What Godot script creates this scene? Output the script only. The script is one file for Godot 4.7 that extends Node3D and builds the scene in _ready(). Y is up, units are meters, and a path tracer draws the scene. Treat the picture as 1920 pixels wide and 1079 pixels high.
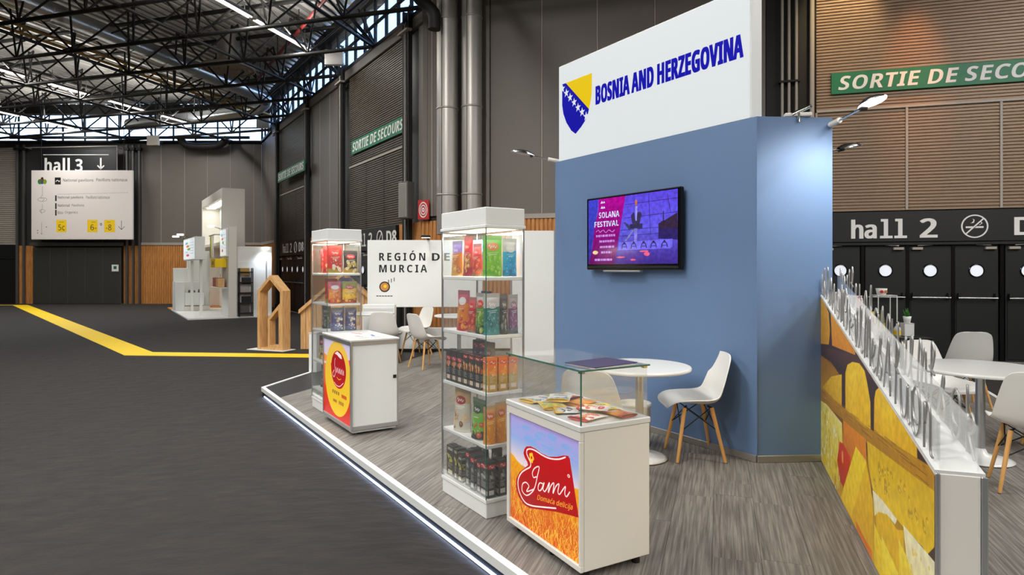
extends Node3D
# World: metres, y up, hall floor at y = 0, stand platform at y = 0.1.
# The photographer stands at the origin, 1.6 m above the hall floor, looking along -z.

const STAND := -56.9        # turn of things that follow the front edge of the stand
const BACK := -16.37        # turn of the hall's back wall, of the roof grid and of the light rows
const DECK := 8.9
const HALL := [Vector2(-30, -28.4), Vector2(-11.2, -28.4), Vector2(-9.57, -25.6), Vector2(-1.85, -13.72), Vector2(14, -9.06), Vector2(14, 12), Vector2(-30, 12)]

var M := {}
var names := {}
var boxes := {}
var rods := {}
var rng := RandomNumberGenerator.new()
var sans: Font
var bold: Font


# ------------------------------------------------------------------ printing (flat pictures)
class Canvas:
	var im: Image
	var w: int
	var h: int
	func _init(wide: int, high: int, c: Color) -> void:
		w = wide
		h = high
		im = Image.create_empty(w, h, false, Image.FORMAT_RGB8)
		im.fill(c)
	# pts: flat list x, y, x, y ... in 0..1
	func poly(pts: Array, c: Color, c2 = null) -> void:
		var p := PackedVector2Array()
		for k in range(0, pts.size(), 2):
			p.append(Vector2(pts[k] * w, pts[k + 1] * h))
		fill(p, c, c2)
	func fill(p: PackedVector2Array, c: Color, c2 = null) -> void:
		var top := p[0].y
		var low := p[0].y
		for v in p:
			top = minf(top, v.y)
			low = maxf(low, v.y)
		var n := p.size()
		for y in range(maxi(0, int(floor(top))), mini(h, int(ceil(low)))):
			var yc := y + 0.5
			var xs: Array[float] = []
			for k in n:
				var a := p[k]
				var b := p[(k + 1) % n]
				if (a.y <= yc) != (b.y <= yc):
					xs.append(a.x + (yc - a.y) / (b.y - a.y) * (b.x - a.x))
			xs.sort()
			var col := c
			if c2 != null:
				col = c.lerp(c2, clampf((yc - top) / maxf(1.0, low - top), 0, 1))
			for k in range(0, xs.size() - 1, 2):
				var x0 := int(round(xs[k]))
				var x1 := int(round(xs[k + 1]))
				if x1 > x0:
					im.fill_rect(Rect2i(x0, y, x1 - x0, 1), col)
	func ellipse(cx: float, cy: float, rx: float, ry: float, c: Color, c2 = null, turn := 0.0) -> void:
		var p := PackedVector2Array()
		for k in 40:
			var a := TAU * k / 40.0
			var q := Vector2(cos(a) * rx * w, sin(a) * ry * h).rotated(turn)
			p.append(Vector2(cx * w, cy * h) + q)
		fill(p, c, c2)
	# a smooth stroke through the points; width in pixels
	func stroke(pts: Array, width: float, c: Color, smooth := true) -> void:
		var p := PackedVector2Array()
		for k in range(0, pts.size(), 2):
			p.append(Vector2(pts[k] * w, pts[k + 1] * h))
		var q := PackedVector2Array()
		if smooth and p.size() > 2:
			for k in p.size() - 1:
				for s in 8:
					q.append(p[k].cubic_interpolate(p[k + 1], p[maxi(k - 1, 0)], p[mini(k + 2, p.size() - 1)], s / 8.0))
			q.append(p[-1])
		else:
			q = p
		var r := width / 2.0
		for k in q.size() - 1:
			var d := (q[k + 1] - q[k]).normalized() * r
			var o := Vector2(-d.y, d.x)
			fill(PackedVector2Array([q[k] + o - d * 0.4, q[k + 1] + o + d * 0.4, q[k + 1] - o + d * 0.4, q[k] - o - d * 0.4]), c)
	# text stretched into the quad a (top left), b (top right), c (bottom right), d (bottom left)
	func text(s: String, font: Font, col: Color, a: Vector2, b: Vector2, cc: Vector2, d: Vector2) -> void:
		var t := TextMesh.new()
		t.text = s
		t.font = font
		t.font_size = 32
		t.depth = 0.0
		t.curve_step = 2.0
		var arr := t.get_mesh_arrays()
		var v: PackedVector3Array = arr[Mesh.ARRAY_VERTEX]
		var ix: PackedInt32Array = arr[Mesh.ARRAY_INDEX] if arr[Mesh.ARRAY_INDEX] != null else PackedInt32Array(range(v.size()))
		var lo := v[0]
		var hi := v[0]
		for q in v:
			lo = lo.min(q)
			hi = hi.max(q)
		var size := (hi - lo).max(Vector3(1e-5, 1e-5, 1e-5))
		var m := PackedVector2Array()
		for q in v:
			var u := (q.x - lo.x) / size.x
			var k := (hi.y - q.y) / size.y
			var e := a.lerp(b, u).lerp(d.lerp(cc, u), k)
			m.append(Vector2(e.x * w, e.y * h))
		for k in range(0, ix.size(), 3):
			fill(PackedVector2Array([m[ix[k]], m[ix[k + 1]], m[ix[k + 2]]]), col)
	# the same, drawn several times a little apart: a heavier weight
	func heavy(s: String, font: Font, col: Color, x0: float, y0: float, x1: float, y1: float, thick: float) -> void:
		for k in [-1.0, -0.33, 0.33, 1.0]:
			for j in [-0.5, 0.5]:
				var dx: float = k * thick / w
				var dy: float = j * thick / h
				text(s, font, col, Vector2(x0 + dx, y0 + dy), Vector2(x1 + dx, y0 + dy), Vector2(x1 + dx, y1 + dy), Vector2(x0 + dx, y1 + dy))
	func line(s: String, font: Font, col: Color, x0: float, y0: float, x1: float, y1: float) -> void:
		text(s, font, col, Vector2(x0, y0), Vector2(x1, y0), Vector2(x1, y1), Vector2(x0, y1))
	func grain(amount: float, seed_: int, freq := 0.05, lift := 1.0) -> void:
		var nz := FastNoiseLite.new()
		nz.seed = seed_
		nz.frequency = freq
		nz.fractal_octaves = 3
		for y in h:
			for x in w:
				var k := 1.0 + amount * nz.get_noise_2d(x, y)
				var p := im.get_pixel(x, y)
				if lift != 1.0 and p.r > 0.5:
					p = Color(pow(p.r, lift), pow(p.g, lift * 1.05), pow(p.b, 1.25) if p.b < 0.5 else p.b)
				im.set_pixel(x, y, Color(clampf(p.r * k, 0, 1), clampf(p.g * k, 0, 1), clampf(p.b * k, 0, 1)))
	func tex(shrink := true) -> ImageTexture:
		if shrink:
			im.resize(w / 2, h / 2, Image.INTERPOLATE_LANCZOS)
		return ImageTexture.create_from_image(im)


# ------------------------------------------------------------------ things, parts, meshes
func c8(r: float, g: float, b: float) -> Color:
	return Color(r / 255.0, g / 255.0, b / 255.0)

func mat(key: String, c: Color, rough := 0.6, metal := 0.0) -> StandardMaterial3D:
	var m := StandardMaterial3D.new()
	m.resource_name = key
	m.albedo_color = c
	m.roughness = rough
	m.metallic = metal
	M[key] = m
	return m

func print_mat(key: String, t: Texture2D, rough := 0.5, glow := 0.0) -> StandardMaterial3D:
	var m := mat(key, Color.WHITE, rough)
	m.albedo_texture = t
	if glow > 0.0:
		m.emission_enabled = true
		m.emission_operator = BaseMaterial3D.EMISSION_OP_MULTIPLY
		m.emission = Color.WHITE
		m.emission_texture = t
		m.emission_energy_multiplier = glow
	return m

func glow_mat(key: String, c: Color, power: float) -> StandardMaterial3D:
	var m := mat(key, c, 0.5)
	m.emission_enabled = true
	m.emission = c
	m.emission_energy_multiplier = power
	return m

func glass_mat(key: String, c: Color, alpha: float, rough := 0.02) -> StandardMaterial3D:
	var m := mat(key, Color(c.r, c.g, c.b, alpha), rough)
	m.transparency = BaseMaterial3D.TRANSPARENCY_ALPHA
	return m

func noise_tex(seed_: int, freq: float, colors: Array, size := 512, octaves := 4) -> NoiseTexture2D:
	var n := FastNoiseLite.new()
	n.seed = seed_
	n.frequency = freq
	n.fractal_octaves = octaves
	var g := Gradient.new()
	g.offsets = PackedFloat32Array(range(colors.size()).map(func(k): return k / float(colors.size() - 1)))
	g.colors = PackedColorArray(colors)
	var t := NoiseTexture2D.new()
	t.width = size
	t.height = size
	t.seamless = true
	t.noise = n
	t.color_ramp = g
	return t

func numbered(n: String) -> String:
	if not names.has(n):
		names[n] = 0
		return n
	names[n] += 1
	return "%s_%03d" % [n, names[n]]

func tag(o: Node, label: String, category: String, group := "", kind := "") -> Node:
	o.set_meta("label", label)
	o.set_meta("category", category)
	if group:
		o.set_meta("group", group)
	if kind:
		o.set_meta("kind", kind)
	return o

func thing(called: String, label: String, category: String, at := Vector3.ZERO, turn := 0.0, group := "", kind := "") -> Node3D:
	var o := Node3D.new()
	o.name = numbered(called)
	add_child(o)
	o.position = at
	o.rotation_degrees.y = turn
	tag(o, label, category, group, kind)
	return o

func copy(src: Node3D, label: String, at: Vector3, turn := 0.0, group := "") -> Node3D:
	var base := str(src.name)
	var o: Node3D = src.duplicate()
	o.name = numbered(base)
	add_child(o)
	o.position = at
	o.rotation_degrees.y = turn
	o.set_meta("label", label)
	if group:
		o.set_meta("group", group)
	return o

func inst(mesh: Mesh, called: String, m: Material, parent: Node, xf := Transform3D()) -> MeshInstance3D:
	var o := MeshInstance3D.new()
	o.mesh = mesh
	o.name = called if parent != self else numbered(called)
	o.material_override = m
	o.transform = xf
	parent.add_child(o, true)
	return o

func begin() -> SurfaceTool:
	var s := SurfaceTool.new()
	s.begin(Mesh.PRIMITIVE_TRIANGLES)
	s.set_smooth_group(-1)
	return s

func put(s: SurfaceTool, called: String, m: Material, parent: Node, at := Vector3.ZERO) -> MeshInstance3D:
	s.generate_normals()
	return inst(s.commit(), called, m, parent, Transform3D(Basis(), at))

func tri(s: SurfaceTool, a: Vector3, b: Vector3, c: Vector3) -> void:
	s.add_vertex(a)
	s.add_vertex(c)
	s.add_vertex(b)

func quad(s: SurfaceTool, a: Vector3, b: Vector3, c: Vector3, d: Vector3) -> void:   # counter-clockwise seen from outside
	tri(s, a, b, c)
	tri(s, a, c, d)

func quad_uv(s: SurfaceTool, p: Array, uv: Array) -> void:
	for k in [0, 2, 1, 0, 3, 2]:
		s.set_uv(uv[k])
		s.add_vertex(p[k])

# a flat printed sheet, w x h, its face towards +z, centred on `at`
func sheet(parent: Node, called: String, w: float, h: float, at: Vector3, m: Material) -> MeshInstance3D:
	var s := begin()
	var x := w / 2.0
	var y := h / 2.0
	quad_uv(s, [Vector3(-x, -y, 0), Vector3(x, -y, 0), Vector3(x, y, 0), Vector3(-x, y, 0)], [Vector2(0, 1), Vector2(1, 1), Vector2(1, 0), Vector2(0, 0)])
	for k in 4:   # thin edges and back, so that it is a solid sheet
		pass
	return put(s, called, m, parent, at)

func box_mesh(size: Vector3, bevel: float) -> Mesh:
	var key := [size, bevel]
	if boxes.has(key):
		return boxes[key]
	var s := begin()
	var h := size / 2.0
	var b := minf(bevel, minf(h.x, minf(h.y, h.z)) * 0.45)
	var i := h - Vector3.ONE * b
	for ax in 3:
		for sg in [-1.0, 1.0]:
			var u := (ax + 1) % 3
			var v := (ax + 2) % 3
			var pts := []
			for k in [[-1, -1], [1, -1], [1, 1], [-1, 1]]:
				var p := Vector3.ZERO
				p[ax] = h[ax] * sg
				p[u] = i[u] * k[0]
				p[v] = i[v] * k[1]
				pts.append(p)
			if sg < 0:
				pts.reverse()
			quad(s, pts[0], pts[1], pts[2], pts[3])
	if b > 0.0:
		for ax in 3:
			var u := (ax + 1) % 3
			var v := (ax + 2) % 3
			for su in [-1.0, 1.0]:
				for sv in [-1.0, 1.0]:
					var pts := []
					for k in [[-1, 0], [1, 0], [1, 1], [-1, 1]]:
						var p := Vector3.ZERO
						p[ax] = i[ax] * k[0]
						p[u] = (h[u] if k[1] == 0 else i[u]) * su
						p[v] = (i[v] if k[1] == 0 else h[v]) * sv
						pts.append(p)
					if su * sv < 0:
						pts.reverse()
					quad(s, pts[0], pts[1], pts[2], pts[3])
		for sx in [-1.0, 1.0]:
			for sy in [-1.0, 1.0]:
				for sz in [-1.0, 1.0]:
					var a := Vector3(h.x * sx, i.y * sy, i.z * sz)
					var bb := Vector3(i.x * sx, h.y * sy, i.z * sz)
					var cc := Vector3(i.x * sx, i.y * sy, h.z * sz)
					if sx * sy * sz > 0:
						tri(s, a, bb, cc)
					else:
						tri(s, a, cc, bb)
	s.generate_normals()
	boxes[key] = s.commit()
	return boxes[key]

func box(parent: Node, called: String, size: Vector3, centre: Vector3, m: Material, bevel := 0.003, turn := 0.0) -> MeshInstance3D:
	return inst(box_mesh(size, bevel), called, m, parent, Transform3D(Basis(Vector3.UP, deg_to_rad(turn)), centre))

# box given by its low and high corners
func slab(parent: Node, called: String, lo: Vector3, hi: Vector3, m: Material, bevel := 0.003) -> MeshInstance3D:
	return box(parent, called, hi - lo, (lo + hi) / 2.0, m, bevel)

func rod_mesh(sides: int, taper: float) -> Mesh:
	var key := [sides, taper]
	if not rods.has(key):
		var c := CylinderMesh.new()
		c.radial_segments = sides
		c.rings = 0
		c.height = 1.0
		c.bottom_radius = 1.0
		c.top_radius = taper
		rods[key] = c
	return rods[key]

# straight round bar from a to b
func rod(parent: Node, called: String, a: Vector3, b: Vector3, r: float, m: Material, sides := 8, taper := 1.0) -> MeshInstance3D:
	var d := b - a
	var y := d.normalized()
	var x := y.cross(Vector3(0.31, 0.17, 0.93)).normalized()
	var z := x.cross(y)
	return inst(rod_mesh(sides, taper), called, m, parent, Transform3D(Basis(x * r, d, z * r), (a + b) / 2.0))

func tube(s: SurfaceTool, path: Array, r: float, sides := 6, flat := 1.0) -> void:
	var rings := []
	for k in path.size():
		var t: Vector3 = (path[mini(k + 1, path.size() - 1)] - path[maxi(k - 1, 0)]).normalized()
		var x := t.cross(Vector3(0.03, 0.02, 1.0)).normalized()
		var y := x.cross(t)
		var ring := []
		for j in sides:
			var a := TAU * j / sides
			ring.append(path[k] + x * cos(a) * r + y * sin(a) * r * flat)
		rings.append(ring)
	s.set_smooth_group(1)
	for k in path.size() - 1:
		for j in sides:
			quad(s, rings[k][j], rings[k][(j + 1) % sides], rings[k + 1][(j + 1) % sides], rings[k + 1][j])
	s.set_smooth_group(-1)
	for e in [0, path.size() - 1]:
		for j in range(1, sides - 1):
			tri(s, rings[e][0], rings[e][j + 1], rings[e][j])

func smooth_path(p: Array, n := 5) -> Array:
	var out := []
	for k in p.size() - 1:
		for j in n:
			out.append(p[k].cubic_interpolate(p[k + 1], p[maxi(k - 1, 0)], p[mini(k + 2, p.size() - 1)], j / float(n)))
	out.append(p[-1])
	return out

# profile: list of Vector2(radius, y)
func lathe(s: SurfaceTool, prof: Array, segs := 32, at := Vector3.ZERO, smooth := true) -> void:
	for k in prof.size() - 1:
		s.set_smooth_group(k + 1 if not smooth else 1)
		for j in segs:
			var a := TAU * j / segs
			var b := TAU * (j + 1) / segs
			var p0 := at + Vector3(cos(a) * prof[k].x, prof[k].y, sin(a) * prof[k].x)
			var p1 := at + Vector3(cos(b) * prof[k].x, prof[k].y, sin(b) * prof[k].x)
			var p2 := at + Vector3(cos(b) * prof[k + 1].x, prof[k + 1].y, sin(b) * prof[k + 1].x)
			var p3 := at + Vector3(cos(a) * prof[k + 1].x, prof[k + 1].y, sin(a) * prof[k + 1].x)
			if prof[k].x > 1e-6:
				tri(s, p0, p2, p1)
			if prof[k + 1].x > 1e-6:
				tri(s, p0, p3, p2)
	s.set_smooth_group(-1)

# upright prism: outline in (x, z), from y0 to y1
func prism(s: SurfaceTool, p: PackedVector2Array, y0: float, y1: float) -> void:
	var ix := Geometry2D.triangulate_polygon(p)
	for k in range(0, ix.size(), 3):
		for y in [y0, y1]:
			tri(s, Vector3(p[ix[k]].x, y, p[ix[k]].y), Vector3(p[ix[k + 1]].x, y, p[ix[k + 1]].y), Vector3(p[ix[k + 2]].x, y, p[ix[k + 2]].y))
	for k in p.size():
		var a := p[k]
		var b := p[(k + 1) % p.size()]
		quad(s, Vector3(a.x, y0, a.y), Vector3(b.x, y0, b.y), Vector3(b.x, y1, b.y), Vector3(a.x, y1, a.y))

# plate: outline in (x, y), from z0 to z1
func plate(s: SurfaceTool, p: PackedVector2Array, z0: float, z1: float) -> void:
	var ix := Geometry2D.triangulate_polygon(p)
	for k in range(0, ix.size(), 3):
		for z in [z0, z1]:
			tri(s, Vector3(p[ix[k]].x, p[ix[k]].y, z), Vector3(p[ix[k + 1]].x, p[ix[k + 1]].y, z), Vector3(p[ix[k + 2]].x, p[ix[k + 2]].y, z))
	for k in p.size():
		var a := p[k]
		var b := p[(k + 1) % p.size()]
		quad(s, Vector3(a.x, a.y, z0), Vector3(b.x, b.y, z0), Vector3(b.x, b.y, z1), Vector3(a.x, a.y, z1))

# frame between an outer and an inner outline of as many points, both in (x, y)
func frame_ring(s: SurfaceTool, o: Array, i: Array, z0: float, z1: float) -> void:
	for k in o.size():
		var j := (k + 1) % o.size()
		for z in [z0, z1]:
			quad(s, Vector3(o[k].x, o[k].y, z), Vector3(o[j].x, o[j].y, z), Vector3(i[j].x, i[j].y, z), Vector3(i[k].x, i[k].y, z))
		for r in [o, i]:
			quad(s, Vector3(r[k].x, r[k].y, z0), Vector3(r[j].x, r[j].y, z0), Vector3(r[j].x, r[j].y, z1), Vector3(r[k].x, r[k].y, z1))

# sheet with horizontal (or upright) ridges, facing +z
func ridges(s: SurfaceTool, x0: float, x1: float, y0: float, y1: float, pitch: float, deep: float, upright := false) -> void:
	var span := (x1 - x0) if upright else (y1 - y0)
	var n := maxi(1, int(span / pitch))
	var step := span / n
	for k in n:
		var a := (x0 if upright else y0) + k * step
		var q := [a, a + step * 0.55, a + step * 0.7, a + step * 0.85, a + step]
		var z := [deep, deep, 0.0, 0.0, deep]
		for j in 4:
			if upright:
				quad(s, Vector3(q[j], y0, z[j]), Vector3(q[j + 1], y0, z[j + 1]), Vector3(q[j + 1], y1, z[j + 1]), Vector3(q[j], y1, z[j]))
			else:
				quad(s, Vector3(x0, q[j], z[j]), Vector3(x1, q[j], z[j]), Vector3(x1, q[j + 1], z[j + 1]), Vector3(x0, q[j + 1], z[j + 1]))

# raised lettering, stretched to w x h, centred on `at`, facing +z
func lettering(parent: Node, called: String, s: String, w: float, h: float, at: Vector3, m: Material, font: Font, deep := 0.004, lean := 0.0, size := 32) -> MeshInstance3D:
	var t := TextMesh.new()
	t.text = s
	t.font = font
	t.font_size = size
	t.depth = 0.02
	t.curve_step = 1.0
	var arr := t.get_mesh_arrays()
	var v: PackedVector3Array = arr[Mesh.ARRAY_VERTEX]
	var lo := v[0]
	var hi := v[0]
	for q in v:
		lo = lo.min(q)
		hi = hi.max(q)
	var k := Vector3(w / (hi.x - lo.x), h / (hi.y - lo.y), deep / (hi.z - lo.z))
	var mid := (lo + hi) / 2.0
	var b := Basis(Vector3(k.x, 0, 0), Vector3(lean * k.y, k.y, 0), Vector3(0, 0, k.z))
	return inst(t, called, m, parent, Transform3D(b, at - b * mid))

# spans of the line p + t * d that lie inside the hall
func inside(p: Vector2, d: Vector2) -> Array:
	var ts := []
	for k in HALL.size():
		var a: Vector2 = HALL[k]
		var e: Vector2 = HALL[(k + 1) % HALL.size()] - a
		var den := d.cross(e)
		if absf(den) < 1e-6:
			continue
		var t := (a - p).cross(e) / den
		var u := (a - p).cross(d) / den
		if u >= 0.0 and u < 1.0:
			ts.append(t)
	ts.sort()
	return ts


# ------------------------------------------------------------------ scene
func _ready() -> void:
	rng.seed = 7
	# camera: level, lens shifted a little so that the horizon lies above the middle
	var cam := Camera3D.new()
	cam.name = "camera"
	add_child(cam)
	cam.position = Vector3(0, 1.6, 0)
	cam.projection = Camera3D.PROJECTION_FRUSTUM
	cam.near = 0.05
	cam.far = 200.0
	cam.size = 1079.0 / 1190.0 * cam.near
	cam.frustum_offset = Vector2(0, -36.5 / 1190.0 * cam.near)
	cam.current = true
	# sky, seen through the clerestory
	var env := Environment.new()
	var sky := Sky.new()
	var air := ProceduralSkyMaterial.new()
	air.sky_top_color = c8(120, 165, 225)
	air.sky_horizon_color = c8(205, 222, 240)
	air.ground_bottom_color = c8(120, 120, 118)
	air.ground_horizon_color = c8(190, 196, 200)
	air.sky_energy_multiplier = 2.4
	sky.sky_material = air
	env.background_mode = Environment.BG_SKY
	env.sky = sky
	env.tonemap_mode = Environment.TONE_MAPPER_LINEAR
	env.tonemap_exposure = 0.68
	env.sdfgi_enabled = true
	env.ssao_enabled = true
	env.ssil_enabled = true
	var we := WorldEnvironment.new()
	we.name = "world_environment"
	we.environment = env
	add_child(we)
	sans = font_of(400)
	bold = font_of(700)
	materials()
	light_rows()
	hall_shell()
	wall_back()
	wall_side()
	wall_far()
	roof()
	platform()
	stand_wall()
	cheese_counter()
	vitrines()
	counters()
	seating()
	far_stand()
	neighbour_stand()


func font_of(weight: int) -> Font:
	var f := SystemFont.new()
	f.font_names = PackedStringArray(["Droid Sans"])
	f.font_weight = weight
	return f


func materials() -> void:
	mat("white", c8(232, 233, 230), 0.45)
	mat("white_gloss", c8(214, 214, 211), 0.25)
	mat("cream", c8(226, 221, 212), 0.55)
	mat("alu", c8(190, 190, 190), 0.35, 0.8)
	mat("chrome", c8(215, 215, 215), 0.12, 1.0)
	mat("zinc", c8(176, 172, 166), 0.42, 0.6)
	mat("duct_silver", c8(206, 210, 214), 0.28, 0.85)
	mat("black", c8(18, 18, 19), 0.5)
	mat("black_gloss", c8(12, 12, 13), 0.15)
	mat("steel_dark", c8(25, 24, 23), 0.6, 0.2)
	mat("deck", c8(176, 172, 166), 0.6, 0.2)
	mat("panel_grey", c8(112, 105, 98), 0.55)
	mat("panel_joint", c8(168, 158, 148), 0.5)
	mat("panel_dark", c8(54, 53, 51), 0.5)
	mat("ridge_brown", c8(150, 126, 104), 0.5, 0.2)
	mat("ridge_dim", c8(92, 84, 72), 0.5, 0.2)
	mat("sign_green", c8(12, 112, 72), 0.5)
	mat("letter_white", c8(235, 232, 228), 0.5)
	mat("letter_black", c8(20, 20, 22), 0.5)
	mat("blue_wall", c8(95, 122, 160), 0.6)
	mat("yellow", c8(248, 208, 0), 0.6)
	mat("red", c8(190, 30, 35), 0.5)
	mat("shell", c8(228, 226, 221), 0.38)
	mat("beech", c8(214, 160, 92), 0.5)
	mat("lattice_grey", c8(96, 94, 92), 0.5, 0.5)
	mat("cable_black", c8(26, 24, 23), 0.6)
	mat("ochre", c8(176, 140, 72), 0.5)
	mat("pipe_red", c8(110, 32, 28), 0.5)
	mat("letter_steel", c8(176, 174, 172), 0.3, 0.7)
	mat("dark_glass", c8(24, 26, 28), 0.08)
	mat("plant", c8(60, 122, 40), 0.6)
	mat("olive", c8(120, 120, 24), 0.3)
	mat("glass_edge", c8(62, 112, 98), 0.15)
	mat("skirting", c8(150, 146, 140), 0.35, 0.5)
	glass_mat("glass", c8(228, 242, 238), 0.035)
	glass_mat("acrylic", c8(235, 240, 240), 0.08)
	glass_mat("clerestory", c8(225, 236, 248), 0.05)
	glow_mat("tube_glow", c8(255, 250, 240), 5.0)
	glow_mat("lamp_glow", c8(255, 252, 245), 6.0)
	glow_mat("led_glow", c8(190, 212, 255), 3.0)
	glow_mat("case_glow", c8(255, 246, 222), 1.4)
	glow_mat("porthole_glow", c8(222, 226, 235), 0.75)
	# slatted timber, brown with grain along the slats
	var t := mat("timber", c8(255, 255, 255), 0.55)
	t.albedo_texture = noise_tex(11, 0.02, [c8(166, 106, 50), c8(196, 134, 72), c8(214, 152, 88)], 256)
	t.uv1_triplanar = true
	t.uv1_scale = Vector3(3.0, 0.35, 3.0)
	var p := mat("pine", Color.WHITE, 0.5)
	p.albedo_texture = noise_tex(12, 0.02, [c8(196, 146, 92), c8(216, 170, 116), c8(226, 184, 132)], 256)
	p.uv1_triplanar = true
	p.uv1_scale = Vector3(3.0, 0.5, 3.0)
	# charcoal hall carpet: fine fleck and broad wear
	var c := mat("carpet", Color.WHITE, 0.95)
	c.albedo_texture = noise_tex(21, 0.012, [c8(30, 26, 25), c8(36, 32, 30), c8(43, 38, 35)], 1024, 6)
	c.uv1_triplanar = true
	c.uv1_world_triplanar = true
	c.uv1_scale = Vector3(0.2, 0.2, 0.45)
	c.normal_enabled = true
	var n := NoiseTexture2D.new()
	n.width = 512
	n.height = 512
	n.seamless = true
	n.as_normal_map = true
	n.bump_strength = 3.0
	var fn := FastNoiseLite.new()
	fn.seed = 5
	fn.frequency = 0.03
	n.noise = fn
	c.normal_texture = n
	c.normal_scale = 0.5


# ------------------------------------------------------------------ light rows of the hall
func grid_point(lx: float, y: float, la: float) -> Vector3:   # lx across, la away along the roof grid
	var a := deg_to_rad(BACK)
	return Vector3(lx * cos(a) - la * sin(a), y, -lx * sin(a) - la * cos(a))

func strip_light(at: Vector3, power: float, label: String, long := 1.5, row_far := false) -> void:
	var o := thing("strip_light", label, "light", at, BACK, "fluorescent strips in rows under the roof")
	box(o, "housing", Vector3(0.16, 0.07, long), Vector3(0, 0.06, 0), M.lattice_grey, 0.01)
	for sx in [-0.045, 0.045]:
		rod(o, "tube", Vector3(sx, 0.01, -long / 2 + 0.04), Vector3(sx, 0.01, long / 2 - 0.04), 0.018, M.tube_glow, 8)
	for sz in [-long / 2, long / 2]:
		box(o, "end_cap", Vector3(0.17, 0.09, 0.03), Vector3(0, 0.045, sz), M.panel_joint, 0.006)
		rod(o, "hanger", Vector3(0, 0.09, sz * 0.8), Vector3(0, 0.5, sz * 0.8), 0.008, M.steel_dark, 5)
	var l := AreaLight3D.new()
	l.name = "light"
	l.area_size = Vector2(0.16, long)
	l.light_color = c8(254, 253, 249)
	l.light_energy = power
	l.area_range = 60.0
	l.area_normalize_energy = true
	l.shadow_enabled = true
	l.rotation_degrees = Vector3(-90, 0, 0)
	l.position = Vector3(0, -0.03, 0)
	o.add_child(l)
	# extra lamp added above the closed housing to brighten the deck and upper walls
	if row_far:
		return
	var u: AreaLight3D = l.duplicate()
	u.name = "added_uplight"
	u.light_energy = power * (0.95 if power < 14.5 else 0.5)
	u.rotation_degrees = Vector3(90, 0, 0)
	u.position = Vector3(0, 0.11, 0)
	o.add_child(u)

func light_rows() -> void:
	for row in [[-20.3, [11.8, 14.1, 16.3, 18.5, 20.8], 15.0, 1.5], [-10.3, [0.5, 5.5, 9.2, 11.7, 14.1], 14.0, 2.3], [-25.8, [13.2, 15.5, 17.8, 20.1], 15.0, 1.6]]:
		for la in row[1]:
			strip_light(grid_point(row[0], 7.6, la), row[2], "white fluorescent strip hanging in a row under the roof lattice", row[3])
	for row in [[-4.2, [-7.0, -2.5, 2.0, 6.0], 54.0], [7.5, [-6.5, -2.0, 2.5, 7.0], 58.0], [-14.0, [-7.0, -2.0], 60.0]]:  # rows out of view; the last one is added as fill light
		for la in row[1]:
			strip_light(grid_point(row[0], 7.6, la), row[2], "unseen white fluorescent strip hung out of view to light the wood-floored stand", 1.9, row[0] < -10.0 or la < 0.0)


# ------------------------------------------------------------------ shell
func hall_shell() -> void:
	var f := thing("floor", "charcoal carpet covering the exhibition hall floor", "floor", Vector3.ZERO, 0, "", "structure")
	var s := begin()
	prism(s, PackedVector2Array(HALL), -0.3, 0.0)
	put(s, "carpet", M.carpet, f)
	# yellow lane marking on the carpet
	var y := thing("floor_marking", "bright yellow lane tape bending across the dark carpet", "floor marking")
	s = begin()
	prism(s, PackedVector2Array([Vector2(-21.4, -27.2), Vector2(-20.7, -27.2), Vector2(-6.82, -12.05), Vector2(-7.09, -11.61)]), 0.0, 0.004)
	put(s, "lane", M.yellow, y)
	s = begin()
	prism(s, PackedVector2Array([Vector2(-7.09, -11.61), Vector2(-6.82, -12.05), Vector2(-3.4, -11.75), Vector2(-3.3, -11.3)]), 0.0, 0.0045)
	put(s, "branch", M.yellow, y)
	s = begin()
	prism(s, PackedVector2Array([Vector2(-29.5, -27.5), Vector2(-21.0, -27.5), Vector2(-20.7, -27.2), Vector2(-29.5, -27.2)]), 0.0, 0.0035)
	put(s, "wall_line", M.yellow, y)
	for w in [["wall_left", Vector3(-30.2, DECK / 2, -8.2), Vector3(0.4, DECK, 41.2)], ["wall_front", Vector3(-8, DECK / 2, 12.2), Vector3(44.8, DECK, 0.4)], ["wall_right", Vector3(14.2, DECK / 2, 1.4), Vector3(0.4, DECK, 21.6)]]:
		var o := thing(w[0], "plain grey panelled hall wall out of view, " + str(w[0]).replace("_", " "), "wall", Vector3(w[1].x, 0, w[1].z), 0, "", "structure")
		box(o, "panel", w[2], Vector3(0, DECK / 2, 0), M.panel_grey, 0.0)


func smooth_panels(o: Node3D, edges: Array, y0: float, y1: float) -> void:
	for k in edges.size() - 1:
		slab(o, "panel", Vector3(edges[k] + 0.012, y0, -0.05), Vector3(edges[k + 1] - 0.012, y1, 0.0), M.panel_grey, 0.006)
		if k > 0:
			slab(o, "joint_strip", Vector3(edges[k] - 0.012, y0, -0.05), Vector3(edges[k] + 0.012, y1, 0.006), M.panel_joint, 0.002)

func ridged(o: Node3D, x0: float, x1: float, y0: float, y1: float, m: Material, pitch := 0.055, deep := 0.022, upright := false, called := "ridged_sheet") -> void:
	var s := begin()
	ridges(s, x0, x1, y0, y1, pitch, deep, upright)
	put(s, called, m, o, Vector3(0, 0, -0.02))

func exit_sign(at: Vector3, turn: float, long: float, label: String) -> void:
	var o := thing("exit_sign", label, "sign", at, turn)
	box(o, "board", Vector3(long, 0.38, 0.03), Vector3.ZERO, M.sign_green, 0.004)
	lettering(o, "lettering", "SORTIE DE SECOURS", long * 0.93, 0.25, Vector3(0, 0, 0.018), M.letter_white, bold, 0.006, 0.2)

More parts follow.
